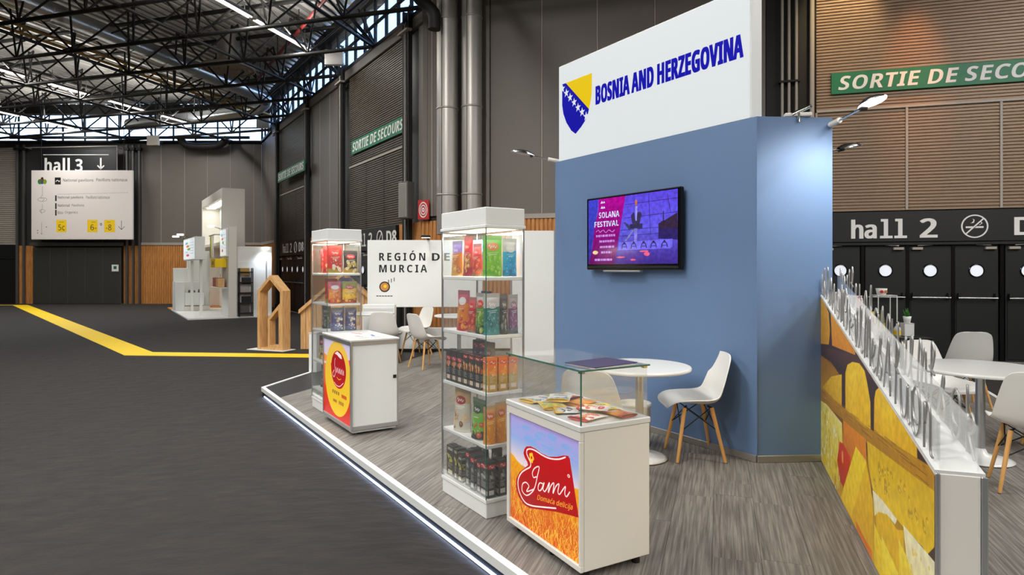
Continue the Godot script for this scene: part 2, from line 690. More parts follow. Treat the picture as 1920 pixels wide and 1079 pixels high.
func door_leaf(n: int, parent_at: Vector3, turn: float, w: float, label: String, side: float, h := 1.98, group := "") -> void:
	var o := thing("door_%d" % n, label, "door", parent_at, turn, group, "structure")
	box(o, "leaf", Vector3(w, h, 0.05), Vector3(0, h / 2, 0), M.black, 0.006)
	box(o, "kick_panel", Vector3(w - 0.05, 1.0, 0.012), Vector3(0, 0.54, 0.03), M.black, 0.004)
	var s := begin()
	lathe(s, [Vector2(0.098, -0.01), Vector2(0.098, 0.008), Vector2(0.112, 0.01), Vector2(0.122, -0.01)], 28)
	var r := put(s, "porthole", M.black_gloss, o, Vector3(0, 1.535, 0.034))
	r.rotation_degrees.x = 90
	s = begin()
	lathe(s, [Vector2(0.0, 0.0), Vector2(0.098, 0.0)], 28)
	put(s, "window_pane", M.porthole_glow, r)
	rod(o, "push_bar", Vector3(-w / 2 + 0.03, 1.07, 0.1), Vector3(w / 2 - 0.03, 1.07, 0.1), 0.014, M.alu, 8)
	for k in [-1, 1]:
		box(o, "bar_bracket", Vector3(0.04, 0.1, 0.1), Vector3(k * (w / 2 - 0.05), 1.1, 0.06), M.black, 0.006)
	box(o, "closer", Vector3(0.16, 0.045, 0.06), Vector3(side * (w / 2 - 0.12), h - 0.06, 0.05), M.panel_joint, 0.005)
	rod(o, "closer_arm", Vector3(side * (w / 2 - 0.12), h - 0.01, 0.07), Vector3(side * (w / 2 - 0.34), h + 0.0, 0.07), 0.008, M.alu, 5)


func wall_back() -> void:
	var at := Vector3(-1.85, 0, -13.72)
	var o := thing("wall_back", "tall back wall of grey panels, timber slats and brown ridged sheets behind the stand", "wall", at, BACK, "", "structure")
	slab(o, "backing", Vector3(-0.1, 0, -0.4), Vector3(16.7, DECK, -0.06), M.panel_dark, 0.0)
	smooth_panels(o, [-0.1, 0.131, 1.45], 2.72, DECK)
	smooth_panels(o, [1.45, 2.566, 3.704, 4.829, 6.024, 6.85], 2.72, DECK)
	slab(o, "sill_trim", Vector3(1.45, 2.62, -0.04), Vector3(6.85, 2.72, 0.03), M.panel_joint, 0.004)
	ridged(o, -0.1, 7.0, 0.0, 2.62, M.timber, 0.09, 0.03, true, "timber_slats")
	for x in [7.12, 7.235, 7.36, 7.62]:
		rod(o, "pipe", Vector3(x, 2.6, 0.06), Vector3(x, DECK - 0.05, 0.06), 0.024 if x < 7.5 else 0.04, M.panel_joint, 10)
	slab(o, "pipe_recess", Vector3(6.85, 0, -0.06), Vector3(7.7, DECK, -0.03), M.steel_dark, 0.0)
	for y in [3.2, 5.0, 6.6]:
		slab(o, "pipe_clip", Vector3(7.06, y, -0.03), Vector3(7.42, y + 0.04, 0.1), M.steel_dark, 0.003)
	ridged(o, 7.7, 16.7, 4.46, DECK, M.ridge_brown)
	var xs := [7.7, 9.149, 10.558, 12.0, 13.5, 15.0, 16.7]
	for k in 6:
		ridged(o, xs[k] + 0.02, xs[k + 1] - 0.02, 2.62, 4.42, M.ridge_brown)
		slab(o, "batten", Vector3(xs[k] - 0.02, 2.62, -0.03), Vector3(xs[k] + 0.02, 4.42, 0.02), M.panel_joint, 0.003)
	slab(o, "rail", Vector3(7.7, 4.42, -0.03), Vector3(16.7, 4.46, 0.025), M.panel_joint, 0.003)
	# two round air ducts standing against the wall
	for d in [[0.61, 0.225, "wider"], [1.153, 0.21, "narrower"]]:
		var q := at_wall(at, BACK, d[0], 0, 0.3)
		var u := thing("air_duct", "%s of two upright round zinc ducts against the grey wall" % d[2], "duct", q, BACK)
		var s := begin()
		lathe(s, [Vector2(d[1], 2.3), Vector2(d[1], DECK - 0.3)], 28)
		put(s, "shaft", M.zinc, u)
		for y in [3.1, 4.9, 6.75]:
			s = begin()
			lathe(s, [Vector2(d[1], y), Vector2(d[1] + 0.012, y + 0.005), Vector2(d[1] + 0.012, y + 0.035), Vector2(d[1], y + 0.04)], 28)
			put(s, "collar", M.zinc, u)
		slab(u, "seam", Vector3(-0.04, 2.3, d[1] - 0.008), Vector3(-0.03, DECK - 0.3, d[1] + 0.004), M.panel_dark, 0.0)
	exit_sign(at_wall(at, BACK, 9.86, 4.92, 0.03), BACK, 3.84, "long green sign reading SORTIE DE SECOURS above the black doors with portholes")
	# black fascia with the hall number over the doors
	var b := thing("hall_sign", "black fascia reading hall 2 with a no-smoking mark above four porthole doors", "sign", at_wall(at, BACK, 0, 0, 0.03), BACK)
	slab(b, "fascia", Vector3(7.72, 2.06, -0.04), Vector3(16.6, 2.6, 0.02), M.black, 0.006)
	slab(b, "ledge", Vector3(7.72, 2.0, -0.04), Vector3(16.6, 2.05, 0.06), M.black, 0.006)
	for dx in [-0.01, 0.01]:
		lettering(b, "lettering", "hall", 0.86, 0.34, Vector3(8.70 + dx, 2.295, 0.022 + dx * 0.1), M.letter_white, font_mono(), 0.006)
		lettering(b, "lettering", "2", 0.25, 0.335, Vector3(9.47 + dx, 2.295, 0.022 + dx * 0.1), M.letter_white, font_mono(), 0.006)
	lettering(b, "lettering", "D6", 0.55, 0.31, Vector3(11.0, 2.3, 0.022), M.letter_white, bold, 0.006)
	var ns := begin()
	var ring_o := []
	var ring_i := []
	for k in 32:
		var a := TAU * k / 32
		ring_o.append(Vector2(cos(a), sin(a)) * 0.2)
		ring_i.append(Vector2(cos(a), sin(a)) * 0.178)
	frame_ring(ns, ring_o, ring_i, 0.02, 0.028)
	plate(ns, PackedVector2Array([Vector2(-0.135, -0.12), Vector2(-0.12, -0.135), Vector2(0.135, 0.12), Vector2(0.12, 0.135)]), 0.02, 0.028)
	plate(ns, PackedVector2Array([Vector2(-0.13, -0.03), Vector2(-0.045, -0.03), Vector2(-0.02, 0.0), Vector2(-0.13, 0.0)]), 0.02, 0.026)
	plate(ns, PackedVector2Array([Vector2(0.0, -0.03), Vector2(0.13, -0.03), Vector2(0.13, 0.0), Vector2(0.03, 0.0)]), 0.02, 0.026)
	plate(ns, PackedVector2Array([Vector2(0.06, 0.02), Vector2(0.1, 0.05), Vector2(0.08, 0.09), Vector2(0.09, 0.09), Vector2(0.115, 0.05), Vector2(0.075, 0.02)]), 0.02, 0.026)
	plate(ns, PackedVector2Array([Vector2(-0.06, 0.05), Vector2(-0.01, 0.06), Vector2(0.0, 0.11), Vector2(-0.03, 0.13), Vector2(-0.015, 0.1), Vector2(-0.03, 0.075)]), 0.02, 0.026)
	put(ns, "no_smoking_mark", M.letter_white, b, Vector3(10.154, 2.312, 0))
	# doors
	var mids := [8.09, 8.81, 9.5, 10.19, 10.93, 11.65]
	var ds := ["black porthole door half hidden by the blue stand wall", "black porthole door below the words hall 2, letter side", "black porthole door below the words hall 2, numeral side", "black porthole door below the no-smoking mark", "black porthole door below the letter D", "black porthole door past the letter D"]
	for k in mids.size():
		door_leaf(k + 1, at_wall(at, BACK, mids[k], 0.02, 0.0), BACK, 0.64, ds[k], 1.0 if k % 2 else -1.0)
	var j := thing("trim_1", "black door posts and threshold between the porthole doors", "trim", at_wall(at, BACK, 0, 0, 0), BACK, "", "structure")
	for x in [8.45, 9.155, 9.845, 10.56, 11.29]:
		slab(j, "post", Vector3(x - 0.03, 0, -0.06), Vector3(x + 0.03, 2.0, 0.035), M.black_gloss, 0.006)
	slab(j, "threshold", Vector3(7.72, 0, -0.05), Vector3(12.1, 0.02, 0.09), M.alu, 0.004)
	slab(j, "door_backing", Vector3(7.7, 0, -0.3), Vector3(16.6, 2.05, -0.04), M.black, 0.0)
	# two warm floodlights hung from the roof, aimed at the ridged sheets
	glow_mat("amber_glow", c8(255, 172, 92), 5.0)
	glow_mat("straw_glow", c8(255, 226, 170), 5.0)
	for q in [[9.3, 8.45, 1.5, 9.25, 5.0, 11.0, 38.0, c8(255, 172, 92), "amber_glow", "amber floodlight hung from the roof before the ridged wall"], [8.2, 8.45, 1.7, 8.1, 6.0, 18.0, 42.0, c8(255, 224, 168), "straw_glow", "straw-coloured floodlight hung from the roof before the ridged wall"]]:
		var w := thing("floodlight", q[9], "lamp", at_wall(at, BACK, q[0], q[1], q[2]), BACK)
		var can := box(w, "body", Vector3(0.3, 0.2, 0.16), Vector3.ZERO, M.steel_dark, 0.02)
		rod(w, "hanger", Vector3(0, 0.1, 0), Vector3(0, DECK - q[1] - 0.01, 0), 0.015, M.steel_dark, 6)
		can.rotation_degrees.x = -60
		box(can, "lens", Vector3(0.24, 0.14, 0.02), Vector3(0, 0, -0.085), M[q[8]], 0.004)
		var l := SpotLight3D.new()
		l.light_color = q[7]
		l.light_energy = q[6]
		l.spot_angle = q[5]
		l.spot_angle_attenuation = 1.0
		l.light_size = 0.1
		l.spot_range = 20.0
		l.shadow_enabled = true
		w.add_child(l)
		var d: Vector3 = Vector3(q[3] - q[0], q[4] - q[1], -q[2]).normalized()
		l.transform = Transform3D(Basis.looking_at(d, Vector3.UP), d * 0.2)
	# fire-hose poster on the timber
	var fp := thing("hose_reel_sign", "red hose-reel panel with white rings above the timber slats", "sign", at_wall(at, BACK, -0.02, 2.85, 0.1), BACK)
	box(fp, "board", Vector3(0.26, 0.42, 0.04), Vector3.ZERO, M.red, 0.006)
	for r in [[0.1, 0.085], [0.065, 0.05], [0.03, 0.012]]:
		var s := begin()
		var ro := []
		var ri := []
		for k in 24:
			var a := TAU * k / 24
			ro.append(Vector2(cos(a) * r[0], sin(a) * r[0] * 1.7))
			ri.append(Vector2(cos(a) * r[1], sin(a) * r[1] * 1.7))
		frame_ring(s, ro, ri, 0.02, 0.026)
		put(s, "ring", M.letter_white, fp)
	var eb := thing("electric_cabinet", "grey electric cabinet fixed to the wall beside the cable ladder", "cabinet", at_wall(at, BACK, -0.42, 2.66, 0.12), -40.0)
	box(eb, "case", Vector3(0.3, 0.8, 0.2), Vector3(0, 0.4, 0), M.lattice_grey, 0.008)
	box(eb, "door", Vector3(0.26, 0.74, 0.015), Vector3(0, 0.4, 0.105), M.zinc, 0.005)


func font_mono() -> Font:
	var f := FontVariation.new()
	var b := SystemFont.new()
	b.font_names = PackedStringArray(["Droid Sans Mono"])
	b.font_weight = 700
	f.base_font = b
	f.variation_embolden = 0.5
	return f


func at_wall(at: Vector3, turn: float, x: float, y: float, z: float) -> Vector3:
	return at + Vector3(x, y, z).rotated(Vector3.UP, deg_to_rad(turn))


func clerestory(o: Node3D, x0: float, x1: float, step: float) -> void:
	slab(o, "lower_rail", Vector3(x0, 7.2, -0.12), Vector3(x1, 7.3, 0.06), M.steel_dark, 0.004)
	slab(o, "middle_rail", Vector3(x0, 7.86, -0.06), Vector3(x1, 7.9, 0.02), M.steel_dark, 0.002)
	slab(o, "upper_beam", Vector3(x0, 8.5, -0.3), Vector3(x1, DECK, 0.1), M.steel_dark, 0.004)
	var n := int((x1 - x0) / step)
	for k in n + 1:
		var x := x0 + (x1 - x0) * k / n
		slab(o, "mullion", Vector3(x - 0.025, 7.3, -0.06), Vector3(x + 0.025, 8.5, 0.02), M.steel_dark, 0.002)
		if k < n:
			inst(box_mesh(Vector3((x1 - x0) / n - 0.05, 1.2, 0.01), 0.0), "pane", M.clerestory, o, Transform3D(Basis(), Vector3(x + (x1 - x0) / n / 2, 7.9, -0.02)))


func lattice_post(at: Vector3, turn: float, label: String) -> void:
	var o := thing("lattice_post", label, "post", at, turn, "lattice posts against the hall walls")
	for x in [-0.14, 0.14]:
		slab(o, "rail", Vector3(x - 0.03, 0, -0.05), Vector3(x + 0.03, 7.4, 0.05), M.steel_dark, 0.004)
	for k in 18:
		var y := 0.3 + k * 0.4
		rod(o, "brace", Vector3(-0.13, y, 0), Vector3(0.13, y + (0.38 if k % 2 else 0.0), 0), 0.018, M.steel_dark, 5)
	rod(o, "cable", Vector3(-0.02, 0.2, 0.05), Vector3(-0.04, 7.1, 0.05), 0.016, M.panel_joint, 6)
	rod(o, "conduit", Vector3(0.07, 0.2, 0.06), Vector3(0.07, 7.1, 0.06), 0.022, M.lattice_grey, 6)
	box(o, "bracket", Vector3(0.5, 0.05, 0.14), Vector3(0, 6.9, 0.06), M.panel_joint, 0.005)


func wall_side() -> void:
	var at := Vector3(-9.57, 0, -25.6)
	var turn := -56.98
	var o := thing("wall_side", "hall wall with ridged panels, grey sheets and a strip of windows under the roof", "wall", at, turn, "", "structure")
	slab(o, "backing", Vector3(-0.2, 0, -0.4), Vector3(14.2, 7.2, -0.06), M.panel_dark, 0.0)
	clerestory(o, -0.2, 14.1, 0.72)
	slab(o, "gutter", Vector3(-0.2, 6.95, -0.05), Vector3(14.1, 7.2, 0.06), M.panel_grey, 0.01)
	for q in [[0.9, 2.1, 2.62, 4.4], [2.1, 3.3, 2.62, 4.4], [3.3, 4.9, 2.62, 4.4], [0.9, 4.9, 4.45, 6.95]]:
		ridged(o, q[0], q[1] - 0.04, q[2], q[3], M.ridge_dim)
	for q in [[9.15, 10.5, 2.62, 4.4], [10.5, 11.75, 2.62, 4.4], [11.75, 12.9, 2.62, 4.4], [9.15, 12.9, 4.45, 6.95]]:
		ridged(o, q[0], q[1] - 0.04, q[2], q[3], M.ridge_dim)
	slab(o, "rail", Vector3(0.9, 4.4, -0.03), Vector3(4.9, 4.45, 0.02), M.panel_joint, 0.002)
	slab(o, "rail", Vector3(9.15, 4.4, -0.03), Vector3(12.9, 4.45, 0.02), M.panel_joint, 0.002)
	smooth_panels(o, [-0.2, 0.4, 0.9], 2.62, 6.95)
	smooth_panels(o, [5.3, 6.27, 7.3, 8.45], 2.62, 6.95)
	smooth_panels(o, [13.75, 14.2], 2.62, 6.95)
	ridged(o, 5.2, 9.2, 0.0, 2.62, M.timber, 0.09, 0.03, true, "timber_slats")
	ridged(o, 12.7, 14.15, 0.0, 2.62, M.timber, 0.09, 0.03, true, "timber_slats")
	ridged(o, -0.2, 0.7, 0.0, 2.62, M.timber, 0.09, 0.03, true, "timber_slats")
	lattice_post(at_wall(at, turn, 5.08, 0, 0.1), turn, "dark lattice post beside the shorter ridged panel")
	lattice_post(at_wall(at, turn, 8.75, 0, 0.1), turn, "dark lattice post between grey sheets and the wide ridged panel")
	lattice_post(at_wall(at, turn, 0.85, 0, 0.1), turn, "dark lattice post by the far corner of the hall")
	lattice_post(at_wall(at, turn, 13.42, 0, 0.12), turn, "dark cable ladder rising beside the grey electric cabinet")
	exit_sign(at_wall(at, turn, 11.3, 4.93, 0.04), turn, 3.7, "green sign reading SORTIE DE SECOURS on the wide ridged panel")
	exit_sign(at_wall(at, turn, 3.75, 4.98, 0.3), turn, 3.7, "small-looking green SORTIE DE SECOURS sign over the far hall 2 doors")
	for q in [[1.1, 4.85, "black fascia reading hall 2 over the far doors beside the timber corner"], [9.2, 12.65, "black fascia with white signs behind the white REGION DE MURCIA board"]]:
		var b := thing("hall_sign", q[2], "sign", at_wall(at, turn, q[0], 2.05, 0.06), turn)
		slab(b, "fascia", Vector3(0, 0, -0.06), Vector3(q[1] - q[0], 0.57, 0.02), M.black, 0.006)
		var c: float = 0.6
		lettering(b, "lettering", "hall", 0.86, 0.34, Vector3(c + 0.43, 0.29, 0.022), M.letter_white, font_mono(), 0.006)
		lettering(b, "lettering", "2", 0.25, 0.34, Vector3(c + 1.2, 0.29, 0.022), M.letter_white, font_mono(), 0.006)
		lettering(b, "lettering", "D8", 0.62, 0.32, Vector3(c + 2.6, 0.29, 0.022), M.letter_white, bold, 0.006)
		var s := begin()
		var ro := []
		var ri := []
		for k in 24:
			var a := TAU * k / 24
			ro.append(Vector2(cos(a), sin(a)) * 0.2)
			ri.append(Vector2(cos(a), sin(a)) * 0.165)
		frame_ring(s, ro, ri, 0.02, 0.028)
		plate(s, PackedVector2Array([Vector2(-0.13, -0.11), Vector2(-0.11, -0.13), Vector2(0.13, 0.11), Vector2(0.11, 0.13)]), 0.02, 0.028)
		put(s, "no_smoking_mark", M.letter_white, b, Vector3(c + 1.85, 0.29, 0))
		for k in 5:
			door_leaf(10 + k + (5 if q[0] > 5 else 0), at_wall(at, turn, q[0] + 0.45 + k * 0.72, 0.02, 0.02), turn, 0.66, ("far" if q[0] < 5 else "black") + (" porthole door in a row of five beside the timber corner" if q[0] < 5 else " porthole door in a row of five behind the white lettered board"), 1.0 if k % 2 else -1.0, 1.98, "five porthole doors " + ("far" if q[0] < 5 else "middle"))
	# square white light boxes on brackets under the windows
	for q in [[9.35, 7.4, at, turn, "white square floodlight under the strip window above the wide ridged panel"], [0.3, 7.35, at, turn, "white square floodlight at the far corner of the strip window"]]:
		flood(at_wall(q[2], q[3], q[0], q[1], 0.5), 0.0, q[4])
	flood(Vector3(-15.6, 7.15, -27.6), 0.0, "white square floodlight above the far grey panels")
	# chamfer between this wall and the far wall
	var d := thing("wall_corner", "short grey panelled wall closing the far corner of the hall", "wall", Vector3(-11.2, 0, -28.4), -rad_to_deg(atan2(2.8, 1.63)), "", "structure")
	slab(d, "backing", Vector3(0, 0, -0.4), Vector3(3.25, 7.2, -0.06), M.panel_dark, 0.0)
	smooth_panels(d, [0.0, 1.1, 2.2, 3.24], 2.72, 7.15)
	ridged(d, 0.0, 3.24, 0.0, 2.62, M.timber, 0.09, 0.03, true, "timber_slats")
	slab(d, "sill_trim", Vector3(0, 2.62, -0.04), Vector3(3.24, 2.74, 0.03), M.panel_joint, 0.004)
	clerestory(d, 0.0, 3.24, 0.8)


func flood(at: Vector3, turn: float, label: String) -> void:
	var o := thing("floodlight_box", label, "lamp", at, turn)
	box(o, "case", Vector3(0.5, 0.42, 0.14), Vector3.ZERO, M.cream, 0.012)
	box(o, "bracket", Vector3(0.06, 0.06, 0.5), Vector3(0.1, 0.0, -0.3), M.steel_dark, 0.004)


func wall_far() -> void:
	var z := -28.4
	var o := thing("wall_far", "far hall wall with a gate, grey panels and timber slats below", "wall", Vector3(0, 0, z), 0, "", "structure")
	slab(o, "backing", Vector3(-30, 0, -0.4), Vector3(-11.2, 7.2, -0.06), M.panel_dark, 0.0)
	clerestory(o, -30.0, -11.2, 0.95)
	smooth_panels(o, [-16.6, -15.7, -14.65, -13.63, -12.6, -11.55, -11.2], 2.74, 7.15)
	slab(o, "sill_trim", Vector3(-16.6, 2.62, -0.04), Vector3(-11.2, 2.74, 0.03), M.panel_joint, 0.004)
	ridged(o, -17.37, -11.2, 0.0, 2.6, M.timber, 0.1, 0.03, true, "timber_slats")
	ridged(o, -22.05, -21.29, 0.0, 2.6, M.timber, 0.1, 0.03, true, "timber_slats")
	ridged(o, -30.0, -22.1, 2.65, 7.0, M.panel_joint, 0.09, 0.03)
	slab(o, "fascia", Vector3(-30.0, 2.0, -0.05), Vector3(-22.1, 2.62, 0.03), M.black, 0.004)
	slab(o, "dark_doors", Vector3(-30.0, 0.0, -0.05), Vector3(-22.1, 1.98, 0.02), M.black, 0.004)
	var g := thing("folding_gate", "charcoal folding gate of five leaves below the white direction board", "gate", Vector3(-19.33, 0, z + 0.2), 0)
	for k in 5:
		box(g, "leaf", Vector3(0.76, 2.5, 0.06), Vector3(-1.56 + k * 0.78, 1.26, 0.0), M.panel_dark, 0.01)
		box(g, "leaf_edge", Vector3(0.018, 2.5, 0.07), Vector3(-1.17 + k * 0.78, 1.26, 0.0), M.lattice_grey, 0.002)
	box(g, "header", Vector3(4.1, 0.16, 0.16), Vector3(0, 2.66, 0.0), M.lattice_grey, 0.01)
	for x in [-1.5, -0.6, 0.2, 1.1]:
		box(g, "bracket", Vector3(0.12, 0.3, 0.1), Vector3(x, 2.9, 0.0), M.steel_dark, 0.01)
	var n := thing("notice", "small white square notice on the charcoal folding gate", "notice", Vector3(-17.6, 1.6, z + 0.25), 0)
	box(n, "plate", Vector3(0.3, 0.3, 0.02), Vector3.ZERO, M.white, 0.003)
	box(n, "mark", Vector3(0.13, 0.13, 0.006), Vector3(0.0, 0.02, 0.012), M.sign_green, 0.001)
	# hall 3 sign and its frame
	var h := thing("hall_sign", "black sign reading hall 3 with a down arrow above the white board", "sign", Vector3(-19.2, 6.2, z + 0.25), 0)
	box(h, "board", Vector3(3.4, 1.3, 0.1), Vector3(0, 0, 0), M.black, 0.01)
	box(h, "top_line", Vector3(2.9, 0.03, 0.02), Vector3(-0.1, 0.42, 0.055), M.letter_white, 0.002)
	lettering(h, "lettering", "hall 3", 1.68, 0.62, Vector3(-0.65, -0.03, 0.055), M.letter_white, bold, 0.01)
	arrow(h, Vector3(1.0, 0.02, 0.055), 0.52, M.letter_white)
	for x in [-1.3, 1.3]:
		box(h, "wall_bracket", Vector3(0.1, 0.1, 0.26), Vector3(x, 0.2, -0.17), M.steel_dark, 0.006)
	for x in [-22.05, -21.75, -17.15, -16.88, -16.6]:
		var p := thing("rail_post", "upright steel guide rail beside the hall 3 gate", "post", Vector3(x, 0, z + 0.12), 0, "guide rails beside the gate")
		slab(p, "rail", Vector3(-0.04, 0, -0.05), Vector3(0.04, 7.1, 0.05), M.lattice_grey, 0.006)
		box(p, "head_bracket", Vector3(0.22, 0.12, 0.16), Vector3(0, 6.9, 0.02), M.steel_dark, 0.01)
	var fr := thing("sign_frame", "thin white tube frame around the hall 3 sign", "frame", Vector3(0, 0, z + 0.35), 0)
	rod(fr, "top_tube", Vector3(-21.5, 6.92, 0), Vector3(-17.45, 7.0, 0), 0.02, M.panel_joint, 6)
	rod(fr, "side_tube", Vector3(-17.45, 7.0, 0), Vector3(-17.45, 5.6, 0), 0.02, M.panel_joint, 6)
	for x in [-21.5, -17.45]:
		rod(fr, "wall_stay", Vector3(x, 6.93, 0), Vector3(x, 6.93, -0.36), 0.02, M.panel_joint, 6)
	direction_board(z)


func arrow(parent: Node, at: Vector3, h: float, m: Material) -> void:
	var s := begin()
	var t := h * 0.07
	plate(s, PackedVector2Array([Vector2(-t, -h / 2 + t), Vector2(t, -h / 2 + t), Vector2(t, h / 2), Vector2(-t, h / 2)]), 0, 0.008)
	for sg in [-1.0, 1.0]:
		plate(s, PackedVector2Array([Vector2(0, -h / 2), Vector2(sg * h * 0.32, -h * 0.18), Vector2(sg * h * 0.25, -h * 0.11), Vector2(0, -h / 2 + t * 2.2)]), 0, 0.008)
	put(s, "arrow", m, parent, at)


func direction_board(z: float) -> void:
	var cv := Canvas.new(1536, 1036, c8(226, 217, 212))
	var k := c8(40, 40, 42)
	var q := func(x: float, y: float) -> Array: return [(x - 55) / 1024.0, (y - 330) / 690.0]
	# left column: crest, mast and ornaments
	for e in [[140, 440, 22, 26, c8(60, 120, 50)], [188, 440, 22, 24, c8(120, 150, 40)], [163, 420, 16, 26, c8(120, 60, 30)], [165, 405, 9, 11, c8(30, 25, 22)], [163, 452, 12, 14, c8(40, 70, 150)]]:
		cv.ellipse((e[0] - 55) / 1024.0, (e[1] - 330) / 690.0, e[2] / 1024.0, e[3] / 690.0, e[4])
	cv.stroke(q.call(165, 485) + q.call(165, 580), 3, k, false)
	for e in [[165, 620, 46, 20], [165, 735, 28, 14]]:
		var p := []
		for a in 17:
			p += q.call(e[0] + cos(TAU * a / 16) * e[2], e[1] + sin(TAU * a / 16) * e[3])
		cv.stroke(p, 3, k)
	cv.stroke(q.call(162, 575) + q.call(150, 605) + q.call(185, 615) + q.call(160, 640), 3, k)
	cv.stroke(q.call(163, 665) + q.call(165, 705) + q.call(150, 740) + q.call(162, 768), 3, k)
	cv.stroke(q.call(157, 850) + q.call(157, 965), 3, k, false)
	for e in [[207, 897], [157, 965], [117, 932], [117, 957]]:
		cv.ellipse((e[0] - 55) / 1024.0, (e[1] - 330) / 690.0, 0.005, 0.007, c8(110, 60, 60))
	# headings
	var a0: Array = q.call(292, 398)
	var a1: Array = q.call(352, 468)
	cv.poly([a0[0], a0[1], a1[0], a0[1], a1[0], a1[1], a0[0], a1[1]], c8(18, 16, 16))
	cv.stroke(q.call(302, 440) + q.call(318, 425) + q.call(336, 440) + q.call(342, 428), 10, c8(235, 230, 226))
	for r in [["National pavilions", 376, 410, 685, 448, k], ["Pavillons nationaux", 715, 405, 1032, 436, k], ["National pavilions", 322, 585, 582, 618, k], ["Pavillons nationaux", 610, 582, 852, 612, c8(90, 88, 88)], ["National", 322, 665, 442, 692, k], ["Pavillons", 465, 665, 590, 690, c8(90, 88, 88)], ["Bio", 322, 738, 375, 766, c8(90, 88, 88)], ["Organics", 395, 738, 525, 768, c8(90, 88, 88)]]:
		var b0: Array = q.call(r[1], r[2])
		var b1: Array = q.call(r[3], r[4])
		cv.line(r[0], sans, r[5], b0[0], b0[1], b1[0], b1[1])
	cv.stroke(q.call(315, 568) + q.call(1040, 550), 3, c8(130, 124, 122), false)
	for y in [578, 657, 724]:
		var b0: Array = q.call(295, y)
		var b1: Array = q.call(310, y + 58)
		cv.poly([b0[0], b0[1], b1[0], b0[1], b1[0], b1[1], b0[0], b1[1]], c8(18, 30, 26))
	for r in [["5c", 307, 410, 328, 392], ["6-", 622, 728, 655, 716], ["-8", 795, 905, 812, 868]]:
		var b0: Array = q.call(r[1], 826)
		var b1: Array = q.call(r[2], 950)
		cv.poly([b0[0], b0[1], b1[0], b0[1], b1[0], b1[1], b0[0], b1[1]], c8(244, 202, 12))
		var c0: Array = q.call(r[3], 872)
		var c1: Array = q.call(r[4], 930)
		cv.line(r[0], sans, k, c0[0], c0[1], c1[0], c1[1])
		cv.stroke(q.call(r[3] + 10, 848) + q.call(r[4] - 10, 848), 7, c8(140, 110, 20), false)
	var oo: Array = q.call(762, 870)
	cv.ellipse(oo[0], oo[1], 0.011, 0.018, k)
	cv.ellipse(oo[0], oo[1], 0.006, 0.010, c8(226, 217, 212))
	cv.stroke(q.call(971, 835) + q.call(971, 920), 7, k, false)
	cv.stroke(q.call(940, 892) + q.call(971, 924) + q.call(1002, 892), 7, k, false)
	print_mat("direction_print", cv.tex(), 0.55)
	var b := thing("direction_board", "large white direction board with yellow 5c, 6 and 8 squares below hall 3", "sign", Vector3(-18.74, 4.35, z + 0.7), 0)
	box(b, "panel", Vector3(4.42, 3.02, 0.1), Vector3.ZERO, M.white, 0.015)
	sheet(b, "print", 4.38, 2.98, Vector3(0, 0, 0.052), M.direction_print)
	for x in [-1.8, 1.8]:
		rod(b, "hanger", Vector3(x, 1.5, 0), Vector3(x, 3.4, 0), 0.012, M.steel_dark, 5)


# ------------------------------------------------------------------ roof
func flat2(v: Vector3) -> Vector2:
	return Vector2(v.x, v.z)

